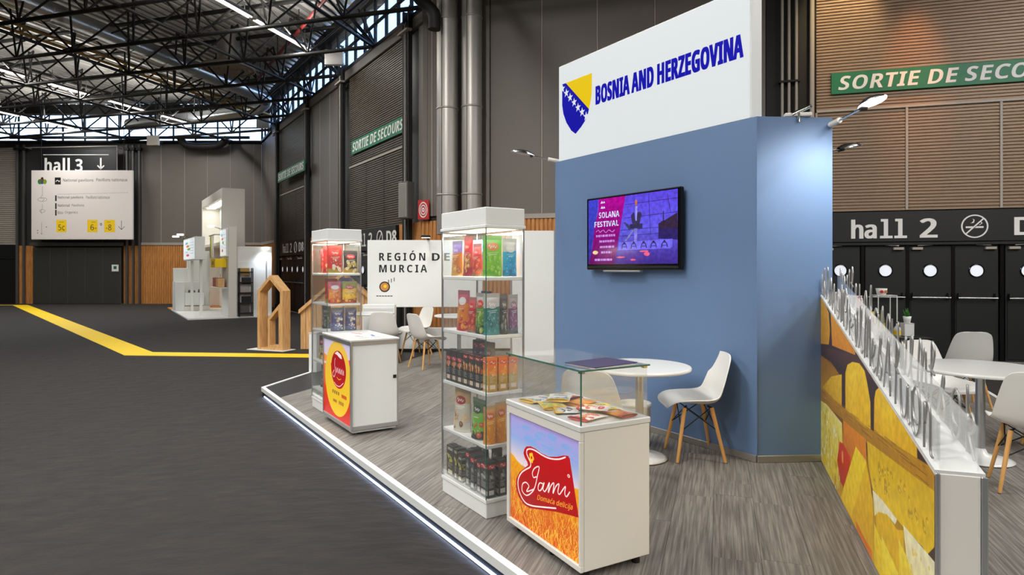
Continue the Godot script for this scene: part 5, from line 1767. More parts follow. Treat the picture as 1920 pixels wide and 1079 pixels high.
	for q in [[-0.07, -0.1, 90, 0.155, 0.285, 0.07, "p_scarlet", 1.445, "scarlet crisp pouch on the top shelf"], [-0.07, -0.265, 90, 0.15, 0.235, 0.07, "p_brown_gold", 1.445, "dark brown and gold crisp pouch on the top shelf"], [-0.2, -0.09, 80, 0.14, 0.28, 0.06, "p_red", 1.445, "red crisp pouch standing inner row on the top shelf"], [-0.4, -0.1, 40, 0.12, 0.26, 0.06, "p_pink", 1.445, "rosy pouch turned away on the top shelf"],
		[-0.07, -0.1, 90, 0.135, 0.225, 0.075, "p_orange", 1.135, "orange crisp pouch on the second shelf"], [-0.07, -0.255, 90, 0.155, 0.225, 0.075, "p_yellow_red", 1.135, "yellow and red crisp pouch on the second shelf"], [-0.19, -0.1, 90, 0.13, 0.25, 0.06, "p_scarlet", 1.135, "scarlet pouch in the inner row of the second shelf"], [-0.19, -0.26, 90, 0.14, 0.26, 0.06, "p_violet_orange", 1.135, "violet-topped pouch in the inner row of the second shelf"],
		[-0.08, -0.13, 90, 0.14, 0.24, 0.07, "p_navy", 0.85, "navy blue pouch on the third shelf"], [-0.09, -0.275, 85, 0.12, 0.235, 0.07, "p_navy", 0.85, "second navy blue pouch beside the first on the third shelf"], [-0.42, -0.12, 30, 0.12, 0.25, 0.06, "p_silver_black", 0.85, "grey pouch turned away on the third shelf"],
		[-0.44, -0.09, 20, 0.13, 0.25, 0.06, "p_brown_gold", 0.52, "brown pouch on the fourth shelf"], [-0.44, -0.1, 10, 0.12, 0.24, 0.06, "p_silver_black", 0.22, "dark pouch on the lowest shelf"]]:
		pouch(at_wall(at2, t, q[0], q[7] + 0.002, q[1]), t + q[2], q[3], q[4], q[5], q[6], q[8] + " " + W)


# ------------------------------------------------------------------ counters
func jami_print() -> void:
	var cv := Canvas.new(1024, 1010, c8(120, 150, 214))
	cv.poly([0, 0, 1, 0, 1, 0.2, 0, 0.2], c8(178, 158, 222), c8(140, 168, 224))
	cv.poly([0, 0.2, 1, 0.2, 1, 0.45, 0, 0.45], c8(140, 168, 224), c8(244, 216, 214))
	for k in 26:
		cv.ellipse(rng.randf_range(0.05, 0.95), rng.randf_range(0.06, 0.2), rng.randf_range(0.04, 0.12), rng.randf_range(0.01, 0.03), c8(132, 168, 226) if k % 2 else c8(158, 166, 226))
	cv.poly([0, 0.385, 0.05, 0.4, 0.1, 0.43, 0.2, 0.455, 0.5, 0.46, 0.85, 0.42, 1, 0.39, 1, 0.75, 0, 0.75], c8(236, 168, 20), c8(226, 132, 16))
	cv.poly([0, 0.7, 1, 0.7, 1, 1, 0, 1], c8(222, 120, 14), c8(208, 82, 10))
	for k in 1500:
		var x := rng.randf()
		var y := rng.randf_range(0.44, 1.0)
		var g := (y - 0.42) / 0.58
		var r := 0.012 + 0.035 * g
		var bend := rng.randf_range(-1, 1)
		var c: Color = [c8(246, 186, 40), c8(240, 150, 26), c8(210, 90, 14), c8(190, 62, 10), c8(252, 206, 84)][rng.randi() % 5]
		cv.stroke([x, y + r, x + bend * r * 0.4, y, x + bend * r * 1.3, y - r * 0.9], 1.5 + 3.5 * g, c)
	var red := [0.224, 0.287, 0.256, 0.254, 0.322, 0.233, 0.400, 0.234, 0.475, 0.249, 0.585, 0.249, 0.703, 0.215, 0.794, 0.176, 0.850, 0.163, 0.871, 0.181, 0.981, 0.623, 0.859, 0.649, 0.679, 0.692, 0.437, 0.764, 0.308, 0.803, 0.215, 0.804, 0.133, 0.763, 0.086, 0.687, 0.091, 0.609, 0.147, 0.525, 0.229, 0.462, 0.282, 0.419, 0.269, 0.391, 0.229, 0.362, 0.210, 0.328]
	cv.poly(red, c8(196, 12, 20), c8(170, 6, 14))
	var white := c8(250, 244, 242)
	cv.stroke([0.816, 0.184, 0.726, 0.228, 0.609, 0.258, 0.500, 0.262, 0.400, 0.252, 0.322, 0.258, 0.269, 0.281, 0.261, 0.317, 0.288, 0.349, 0.322, 0.385, 0.314, 0.424, 0.242, 0.472, 0.174, 0.525, 0.125, 0.600, 0.125, 0.677, 0.169, 0.741, 0.242, 0.778, 0.347, 0.767, 0.511, 0.717, 0.690, 0.659], 13, white)
	for l in [[0.412, 0.481, 0.366, 0.502, 0.350, 0.465, 0.386, 0.412, 0.450, 0.382, 0.427, 0.466, 0.386, 0.585, 0.334, 0.654, 0.255, 0.705, 0.188, 0.686, 0.196, 0.621, 0.250, 0.588, 0.295, 0.608, 0.261, 0.667, 0.373, 0.607], [0.507, 0.513, 0.462, 0.520, 0.437, 0.560, 0.444, 0.592, 0.482, 0.573, 0.524, 0.497, 0.507, 0.555, 0.531, 0.572, 0.565, 0.534], [0.565, 0.534, 0.599, 0.472, 0.584, 0.561, 0.620, 0.491, 0.661, 0.455, 0.649, 0.545, 0.686, 0.475, 0.730, 0.438, 0.716, 0.508, 0.737, 0.522, 0.775, 0.476], [0.775, 0.476, 0.815, 0.43, 0.806, 0.49, 0.83, 0.508, 0.87, 0.455]]:
		cv.stroke(l, 11, white)
	cv.text("Domaća delicija", sans, c8(250, 196, 50), Vector2(0.434, 0.633), Vector2(0.913, 0.541), Vector2(0.897, 0.607), Vector2(0.418, 0.699))
	for k in 5:
		var a := TAU * k / 5.0
		cv.ellipse(0.335 + cos(a) * 0.022, 0.333 + sin(a) * 0.03, 0.016, 0.02, c8(250, 200, 40))
	cv.ellipse(0.335, 0.333, 0.012, 0.014, c8(196, 20, 20))
	cv.ellipse(0.856, 0.328, 0.017, 0.014, white)
	cv.ellipse(0.856, 0.328, 0.008, 0.007, c8(186, 10, 18))
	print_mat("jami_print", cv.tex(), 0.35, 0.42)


func oval_print() -> void:
	var cv := Canvas.new(768, 720, c8(226, 220, 236))
	cv.poly([0, 0, 1, 0, 1, 0.4, 0, 0.4], c8(206, 200, 232), c8(240, 210, 206))
	cv.poly([0, 0.34, 1, 0.28, 1, 1, 0, 1], c8(240, 150, 96), c8(226, 40, 14))
	cv.ellipse(0.03, 0.26, 0.1, 0.05, c8(244, 150, 70))
	cv.ellipse(0.97, 0.25, 0.1, 0.07, c8(238, 70, 110))
	cv.poly([0, 0.62, 1, 0.6, 1, 1, 0, 1], c8(232, 76, 20), c8(216, 24, 12))
	cv.ellipse(0.53, 0.475, 0.48, 0.49, c8(240, 196, 80), c8(250, 206, 20))
	cv.ellipse(0.56, 0.355, 0.275, 0.245, c8(170, 10, 22), c8(190, 16, 26))
	cv.poly([0.27, 0.3, 0.36, 0.34, 0.4, 0.42, 0.3, 0.42], c8(190, 16, 26))
	cv.poly([0.42, 0.16, 0.52, 0.12, 0.66, 0.15, 0.7, 0.2, 0.62, 0.2, 0.52, 0.17], c8(248, 232, 232))
	var w := c8(246, 214, 216)
	cv.stroke([0.44, 0.22, 0.42, 0.3, 0.45, 0.4, 0.4, 0.47, 0.34, 0.44, 0.4, 0.38], 9, w)
	for x in [0.47, 0.55, 0.62, 0.7]:
		cv.stroke([x, 0.33, x + 0.02, 0.4, x + 0.05, 0.34, x + 0.06, 0.4], 8, w)
	cv.stroke([0.4, 0.54, 0.5, 0.57, 0.62, 0.56, 0.74, 0.5], 9, w)
	cv.stroke([0.5, 0.46, 0.58, 0.48, 0.66, 0.46], 8, c8(244, 190, 40))
	for q in [[0.34, 0.64, 0.62, 0.69, c8(120, 84, 40)], [0.68, 0.65, 0.86, 0.7, c8(206, 50, 24)], [0.36, 0.76, 0.5, 0.8, c8(170, 120, 30)], [0.58, 0.75, 0.76, 0.8, c8(170, 120, 30)]]:
		for k in 4:
			var x: float = lerpf(q[0], q[2], k / 4.0)
			cv.poly([x, q[1] - 0.0, x + 0.04, q[1] + 0.005, x + 0.035, q[3], x, q[3] - 0.005], q[4])
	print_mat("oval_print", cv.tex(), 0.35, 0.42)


func counters() -> void:
	jami_print()
	oval_print()
	# glass-topped counter with the wheat poster
	var at := Vector3(0.326, 0.1, -3.016)
	var turn := -61.0
	var w := 0.737
	var d := 0.427
	var h := 0.745
	var o := thing("display_counter", "white counter with a wheat-field poster and a glass case on top", "counter", at, turn)
	slab(o, "body", Vector3(-w, 0.045, -d), Vector3(0, h - 0.03, -0.02), M.cream, 0.004)
	slab(o, "front_frame_top", Vector3(-w, h - 0.075, -0.02), Vector3(0, h - 0.03, 0.0), M.cream, 0.003)
	slab(o, "front_frame_base", Vector3(-w, 0.045, -0.02), Vector3(0, 0.075, 0.0), M.cream, 0.003)
	slab(o, "front_frame_side", Vector3(-w, 0.075, -0.02), Vector3(-w + 0.03, h - 0.075, 0.0), M.cream, 0.003)
	slab(o, "front_frame_side", Vector3(-0.02, 0.075, -0.02), Vector3(0, h - 0.075, 0.0), M.cream, 0.003)
	slab(o, "top", Vector3(-w - 0.004, h - 0.03, -d - 0.004), Vector3(0.004, h, 0.004), M.white_gloss, 0.004)
	sheet(o, "wheat_poster", w - 0.05, h - 0.15, Vector3(-w / 2 + 0.005, h / 2, -0.012), M.jami_print)
	for q in [[-w + 0.06, -0.06], [-w * 0.45, -0.06], [-0.05, -d + 0.05], [-0.05, -0.06], [-w + 0.06, -d + 0.05]]:
		rod(o, "foot", Vector3(q[0], 0, q[1]), Vector3(q[0], 0.047, q[1]), 0.022, M.black, 10)
	var g := thing("glass_case", "clear glass box standing on the wheat-poster counter", "glass case", at + Vector3(0, h, 0), turn)
	var gh := 0.26
	slab(g, "front_pane", Vector3(-w + 0.01, 0.001, -0.012), Vector3(-0.012, gh, -0.006), M.glass, 0.0)
	slab(g, "rear_pane", Vector3(-w + 0.01, 0.001, -d + 0.006), Vector3(-0.012, gh, -d + 0.012), M.glass, 0.0)
	for x in [-w + 0.004, -0.012]:
		slab(g, "side_pane", Vector3(x, 0.001, -d + 0.013), Vector3(x + 0.006, gh, -0.013), M.glass, 0.0)
	slab(g, "top_pane", Vector3(-w, gh, -d), Vector3(0, gh + 0.006, 0), M.glass, 0.0)
	slab(g, "polished_edge", Vector3(-w, gh - 0.001, -0.0), Vector3(0, gh + 0.007, 0.003), M.glass_edge, 0.0)
	slab(g, "polished_edge", Vector3(0.0, gh - 0.001, -d), Vector3(0.003, gh + 0.007, 0.003), M.glass_edge, 0.0)
	slab(g, "polished_edge", Vector3(-0.011, 0.001, -0.011), Vector3(-0.005, gh, -0.005), M.glass_edge, 0.0)
	for q in [[-0.02, -0.02], [-w + 0.02, -0.02], [-0.02, -d + 0.02]]:
		box(g, "clip", Vector3(0.025, 0.012, 0.025), Vector3(q[0], gh - 0.007, q[1]), M.chrome, 0.002)
	# flat packets lying in the case
	var lie := [["p_white_blue", -0.6, -0.13, 12, 0.13, 0.18, "white packet with blue print lying at the case end by the front glass"], ["p_yellow_red", -0.6, -0.3, 100, 0.14, 0.19, "yellow packet with a red foot lying at the case end by the rear glass"], ["p_yellow_green", -0.44, -0.12, 70, 0.14, 0.2, "yellow and green packet lying along the front glass"], ["p_amber", -0.42, -0.3, 20, 0.13, 0.18, "amber packet lying flat along the rear glass"],
		["p_zebra", -0.28, -0.14, -25, 0.15, 0.19, "white packet with bold black blotches lying mid case"], ["p_yellow_green", -0.25, -0.32, 80, 0.13, 0.19, "yellow and green packet lying along the rear glass"], ["p_white_red", -0.12, -0.13, 15, 0.13, 0.17, "white packet with red print lying by the front corner"], ["p_orange", -0.11, -0.31, 95, 0.12, 0.17, "orange packet lying by the side glass of the case"],
		["p_white_blue", -0.5, -0.21, 50, 0.13, 0.18, "white packet with blue print lying atop the yellow ones"], ["p_white_red", -0.19, -0.22, -50, 0.12, 0.16, "white packet with red print lying atop the striped one"]]
	for k in lie.size():
		var q: Array = lie[k]
		var mid := Vector3(q[1], h + (0.011 if k < 8 else 0.031), q[2]) + Vector3(0, 0, q[5] / 2).rotated(Vector3.UP, deg_to_rad(q[3]))
		var pk := pouch(at_wall(at, turn, mid.x, mid.y, mid.z), turn + q[3], q[4], q[5], 0.017, q[0], q[6])
		pk.rotation_degrees.x = -90
	var f := thing("dark_folder", "dark violet folder lying on top of the glass case", "folder", at_wall(at, turn, -0.13, h + gh + 0.0125, -0.22), turn + 8)
	box(f, "cover", Vector3(0.22, 0.004, 0.3), Vector3.ZERO, mat("folder", c8(52, 44, 78), 0.5), 0.001)
	box(f, "page", Vector3(0.21, 0.002, 0.29), Vector3(0.0, -0.0025, 0), M.white, 0.0005)
	# poster counter by the smaller case
	at = Vector3(-1.432, 0.1, -5.64)
	turn = -57.0
	w = 0.84
	d = 0.454
	h = 0.858
	o = thing("poster_counter", "white aluminium-framed counter with a yellow oval poster in front of the crisp showcase", "counter", at, turn)
	slab(o, "base", Vector3(-w + 0.02, 0.02, -d + 0.02), Vector3(-0.02, 0.06, -0.02), M.white, 0.004)
	slab(o, "side_panel", Vector3(-w + 0.004, 0.08, -d + 0.004), Vector3(-0.004, h - 0.04, -0.01), M.white, 0.002)
	for q in [[-w, 0.0], [0.0, 0.0], [0.0, -d], [-w, -d]]:
		slab(o, "corner_profile", Vector3(q[0] - 0.016 * (1 if q[0] > -0.1 else -0.3), 0.045, q[1] - 0.016 * (1 if q[1] > -0.1 else -0.3)), Vector3(q[0] + 0.016 * (0.3 if q[0] > -0.1 else 1), h - 0.02, q[1] + 0.016 * (0.3 if q[1] > -0.1 else 1)), M.alu, 0.003)
	for y in [0.045, h - 0.055]:
		slab(o, "rail", Vector3(-w + 0.016, y, -0.012), Vector3(-0.016, y + 0.035, 0.002), M.alu, 0.002)
		slab(o, "rail", Vector3(-0.012, y, -d + 0.016), Vector3(0.002, y + 0.035, -0.016), M.alu, 0.002)
	slab(o, "top", Vector3(-w - 0.006, h - 0.02, -d - 0.006), Vector3(0.006, h, 0.006), M.white_gloss, 0.004)
	sheet(o, "oval_poster", w - 0.04, h - 0.135, Vector3(-w / 2, 0.44, -0.006), M.oval_print)
	for q in [[-w + 0.1, -0.06], [-w * 0.4, -0.06], [-0.06, -0.06], [-0.06, -d + 0.06]]:
		rod(o, "foot", Vector3(q[0], 0, q[1]), Vector3(q[0], 0.022, q[1]), 0.02, M.lattice_grey, 8)
	box(o, "lock", Vector3(0.006, 0.03, 0.03), Vector3(0.004, 0.5, -d + 0.04), M.black, 0.002)
	var lf := [[-0.5, -0.2, 15, M.red, "white leaflet with red heading lying on the oval-poster counter"], [-0.24, -0.26, -12, M.blue_wall, "white leaflet with blue heading lying on the oval-poster counter"], [-0.2, -0.12, 30, M.red, "small red-headed card near the oval-poster counter's corner"]]
	for q in lf:
		var e := thing("leaflet", q[4], "leaflet", at_wall(at, turn, q[0], h + 0.003, q[1]), turn + q[2])
		box(e, "paper", Vector3(0.24, 0.004, 0.17) if q[1] < -0.15 else Vector3(0.14, 0.004, 0.09), Vector3.ZERO, M.white, 0.001)
		box(e, "heading", Vector3(0.18, 0.001, 0.03) if q[1] < -0.15 else Vector3(0.1, 0.001, 0.02), Vector3(0, 0.0025, -0.03), q[3], 0.0)


# ------------------------------------------------------------------ chairs and tables
func make_chair(label: String, at: Vector3, turn: float) -> Node3D:
	var o := thing("shell_chair", label, "chair", at, turn)
	var prof := [[0.235, 0.405, 0.14, 0.0], [0.225, 0.432, 0.195, 0.008], [0.16, 0.446, 0.222, 0.03], [0.05, 0.436, 0.232, 0.05], [-0.06, 0.427, 0.236, 0.062], [-0.14, 0.437, 0.236, 0.066], [-0.19, 0.48, 0.232, 0.062], [-0.215, 0.56, 0.222, 0.05], [-0.236, 0.66, 0.205, 0.036], [-0.25, 0.745, 0.186, 0.022], [-0.258, 0.79, 0.165, 0.014], [-0.263, 0.815, 0.12, 0.008], [-0.264, 0.822, 0.06, 0.004]]
	var rows := []
	for k in prof.size() - 1:
		for j in 3:
			var q := []
			for c in 4:
				q.append(cubic_interpolate(prof[k][c], prof[k + 1][c], prof[maxi(k - 1, 0)][c], prof[mini(k + 2, prof.size() - 1)][c], j / 3.0))
			rows.append(q)
	rows.append(prof[-1])
	var top := []
	var low := []
	for k in rows.size():
		var a: Array = rows[maxi(k - 1, 0)]
		var b: Array = rows[mini(k + 1, rows.size() - 1)]
		var t := Vector2(b[0] - a[0], b[1] - a[1]).normalized()
		var n := Vector2(t.y, -t.x)
		var r0 := []
		var r1 := []
		for j in 15:
			var u := (j - 7) / 7.0
			var x: float = rows[k][2] * u
			var c: float = rows[k][3] * pow(absf(u), 2.2)
			var p := Vector3(x, rows[k][1] + n.y * c, rows[k][0] + n.x * c)
			var nn := Vector3(-u * 0.5 * rows[k][3] / 0.066, n.y, n.x).normalized()
			r0.append(p)
			r1.append(p - nn * 0.008)
		top.append(r0)
		low.append(r1)
	var s := begin()
	s.set_smooth_group(1)
	var last := rows.size() - 1
	for k in last:
		for j in 14:
			quad(s, top[k][j], top[k][j + 1], top[k + 1][j + 1], top[k + 1][j])
	s.set_smooth_group(2)
	for k in last:
		for j in 14:
			quad(s, low[k][j + 1], low[k][j], low[k + 1][j], low[k + 1][j + 1])
	s.set_smooth_group(-1)
	for k in last:
		for j in [0, 14]:
			quad(s, top[k][j], low[k][j], low[k + 1][j], top[k + 1][j])
	for j in 14:
		for k in [0, last]:
			quad(s, top[k][j], top[k][j + 1], low[k][j + 1], low[k][j])
	put(s, "shell", M.shell, o)
	var up := []
	var mid := []
	for q in [[-1, 1], [1, 1], [1, -1], [-1, -1]]:
		var a := Vector3(q[0] * 0.125, 0.405, q[1] * 0.105 - 0.01)
		var b := Vector3(q[0] * 0.2, 0.0, q[1] * 0.185 - 0.015)
		rod(o, "leg", b, a, 0.0115, M.beech, 10, 1.45)
		up.append(a + Vector3(0, 0.006, 0))
		mid.append(a.lerp(b, 0.42))
	for k in 4:
		var j := (k + 1) % 4
		rod(o, "wire_brace", up[k], mid[j], 0.0045, M.black, 5)
		rod(o, "wire_brace", up[j], mid[k], 0.0045, M.black, 5)
		rod(o, "seat_mount", up[k] + Vector3(0, -0.01, 0), up[k] * Vector3(0.8, 1, 0.8) + Vector3(0, 0.004, 0), 0.008, M.black, 6)
	return o

func round_table(label: String, at: Vector3, r: float, h: float) -> void:
	var o := thing("round_table", label, "table", at)
	var s := begin()
	lathe(s, [Vector2(0, h - 0.028), Vector2(r - 0.012, h - 0.028), Vector2(r - 0.002, h - 0.022), Vector2(r, h - 0.012), Vector2(r - 0.004, h - 0.002), Vector2(r - 0.01, h), Vector2(0, h)], 56, Vector3.ZERO, false)
	put(s, "table_top", M.white_gloss, o)
	s = begin()
	lathe(s, [Vector2(0.032, 0.05), Vector2(0.032, h - 0.028)], 20)
	put(s, "column", M.alu, o)
	s = begin()
	lathe(s, [Vector2(0, 0), Vector2(0.215, 0), Vector2(0.22, 0.006), Vector2(0.19, 0.014), Vector2(0.1, 0.028), Vector2(0.05, 0.05), Vector2(0.032, 0.09)], 40)
	put(s, "base", M.white_gloss, o)

func seating() -> void:
	var f := 0.105
	round_table("round white pedestal table against the blue wall", Vector3(1.008, f, -5.02), 0.4, 0.725)
	var c := make_chair("white shell chair in side view between round table and blue wall corner", Vector3(1.44, f, -5.07), -90)
	copy(c, "white shell chair seen through the glass case, its back to the wheat-poster counter", Vector3(0.62, f, -4.42), 150)
	round_table("round white pedestal table near the black porthole doors", Vector3(3.66, f, -4.96), 0.47, 0.72)
	copy(c, "white shell chair with its back beside the lettered end of the cheese counter", Vector3(3.51, f, -4.3), 152)
	copy(c, "white shell chair facing the round table, half hidden by metal letters", Vector3(3.86, f, -5.7), 12)
	copy(c, "white shell chair standing next to the dark glass table", Vector3(4.92, f, -6.95), 170)
	copy(c, "white shell chair across the table beside the porthole doors", Vector3(4.55, f, -5.25), -75)
	# neighbour's seating behind the showcases
	copy(c, "white shell chair seen from behind beside the oval-poster counter", Vector3(-1.98, f, -9.95), 178)
	copy(c, "white shell chair facing outwards below the lettered white board", Vector3(-1.66, f, -10.95), -50)
	copy(c, "white shell chair turned sideways behind the tall showcase", Vector3(-1.28, f, -9.55), 130)
	round_table("round white table behind the white chairs under the lettered board", Vector3(-2.3, f, -10.45), 0.36, 0.76)
	round_table("round white table mostly hidden by the tall showcase", Vector3(-0.85, f, -10.2), 0.4, 0.74)
	var b := thing("waste_bin", "small white cylindrical bin beside the round table and wheat counter", "bin", Vector3(1.05, f, -5.42))
	var s := begin()
	lathe(s, [Vector2(0, 0), Vector2(0.125, 0), Vector2(0.135, 0.34), Vector2(0.128, 0.345), Vector2(0.12, 0.33), Vector2(0, 0.3)], 28)
	put(s, "drum", M.cream, b)
	s = begin()
	lathe(s, [Vector2(0.136, 0.32), Vector2(0.142, 0.33), Vector2(0.138, 0.348), Vector2(0.128, 0.346)], 28)
	put(s, "rim", M.white, b)
	# dark glass display table with goods
	var t := thing("dark_glass_table", "long dark glass table with bottles behind the cheese counter", "table", Vector3(3.85, f, -7.1), -6)
	slab(t, "glass_top", Vector3(-0.6, 0.73, -0.3), Vector3(0.66, 0.75, 0.3), M.dark_glass, 0.004)
	for x in [-0.55, 0.61]:
		for z in [-0.25, 0.25]:
			rod(t, "leg", Vector3(x, 0, z), Vector3(x, 0.73, z), 0.018, M.alu, 8)
	var at := Vector3(4.06, f + 0.752, -7.08)
	bottle(at_wall(at, -6, 0.05, 0, 0.02), 0.032, 0.3, M.olive, "dark green oil bottle with a yellow label on the dark glass table", M.yellow)
	for q in [[-0.18, 0.0, 0.3, "taller white display riser on the dark glass table"], [-0.06, 0.06, 0.12, "lower white display riser on the dark glass table"], [0.27, 0.12, 0.14, "small white display riser under the potted herb"]]:
		var rs := thing("display_riser", q[3], "riser", at_wall(at, -6, q[0], 0, q[1]), -6)
		box(rs, "block", Vector3(0.1, q[2], 0.1), Vector3(0, q[2] / 2, 0), M.white, 0.004)
		box(rs, "cap", Vector3(0.104, 0.004, 0.104), Vector3(0, q[2] + 0.002, 0), M.white_gloss, 0.001)
	bottle(at_wall(at, -6, -0.06, 0.125, 0.06), 0.028, 0.15, M.yellow, "yellow sauce bottle with a red label on the lower riser", M.red)
	bottle(at_wall(at, -6, 0.11, 0, 0.24), 0.035, 0.16, M.white_gloss, "white bottle with a yellow label on the dark glass table", M.yellow)
	var w := thing("wire_stand", "white wire cube stand carrying a small basket on the dark table", "stand", at_wall(at, -6, 0.16, 0, -0.16), -6)
	for x in [-0.1, 0.1]:
		for z in [-0.08, 0.08]:
			rod(w, "upright", Vector3(x, 0, z), Vector3(x, 0.43, z), 0.006, M.white, 6)
		rod(w, "cross_bar", Vector3(x, 0.43, -0.08), Vector3(x, 0.43, 0.08), 0.006, M.white, 6)
	box(w, "shelf", Vector3(0.2, 0.006, 0.16), Vector3(0, 0.432, 0), M.white, 0.001)
	var k := thing("small_basket", "small painted basket with red and brown roundels on the wire stand", "basket", at_wall(at, -6, 0.13, 0.436, -0.16), -6)
	s = begin()
	lathe(s, [Vector2(0, 0), Vector2(0.045, 0), Vector2(0.06, 0.075), Vector2(0.055, 0.075), Vector2(0.04, 0.008), Vector2(0, 0.008)], 20)
	put(s, "bowl", M.cream, k)
	for x in [-0.02, 0.022]:
		rod(k, "roundel", Vector3(x, 0.038, 0.045), Vector3(x, 0.038, 0.056), 0.018, M.red if x < 0 else M.timber, 12)
	var p := thing("potted_herb", "small green herb in a white pot beside the wire stand", "plant", at_wall(at, -6, 0.27, 0.145, 0.12), 0)
	s = begin()
	lathe(s, [Vector2(0, 0), Vector2(0.03, 0), Vector2(0.042, 0.07), Vector2(0, 0.065)], 16)
	put(s, "pot", M.white, p)
	for q in 14:
		var a := TAU * q / 14 + rng.randf()
		var r := rng.randf_range(0.01, 0.045)
		var hh := rng.randf_range(0.1, 0.17)
		s = begin()
		var tip := Vector3(cos(a) * r, hh, sin(a) * r)
		var sd := Vector3(-sin(a), 0, cos(a)) * 0.012
		tri(s, Vector3(0, 0.06, 0), tip * 0.7 + sd, tip)
		tri(s, Vector3(0, 0.06, 0), tip, tip * 0.7 - sd)
		put(s, "leaf", M.plant, p)
	for q in [[-0.18, 0.0, M.red, "bright red pepper packet on the taller display riser", 0.305], [-0.17, 0.16, M.ochre, "golden packet standing before the taller display riser", 0.0]]:
		var e := thing("food_packet", q[3], "packet", at_wall(at, -6, q[0], q[4], q[1]), 20)
		var pm := pouch_mesh(1)
		inst(pm[0], "pouch", q[2], e, Transform3D(Basis.from_scale(Vector3(0.1, 0.13, 0.05)), Vector3.ZERO))
		inst(pm[1], "top_seal", M.white, e, Transform3D(Basis.from_scale(Vector3(0.1, 0.13, 0.05)), Vector3.ZERO))


func bottle(at: Vector3, r: float, h: float, m: Material, label: String, lm: Material) -> void:
	var o := thing("bottle", label, "bottle", at)
	var s := begin()
	lathe(s, [Vector2(0, 0), Vector2(r, 0.003), Vector2(r, h * 0.55), Vector2(r * 0.8, h * 0.66), Vector2(r * 0.35, h * 0.78), Vector2(r * 0.33, h * 0.94), Vector2(0, h * 0.94)], 18)
	put(s, "body", m, o)
	rod(o, "cap", Vector3(0, h * 0.93, 0), Vector3(0, h, 0), r * 0.4, M.black, 10)
	s = begin()
	lathe(s, [Vector2(r + 0.001, h * 0.15), Vector2(r + 0.001, h * 0.45)], 18)
	put(s, "label_band", lm, o)


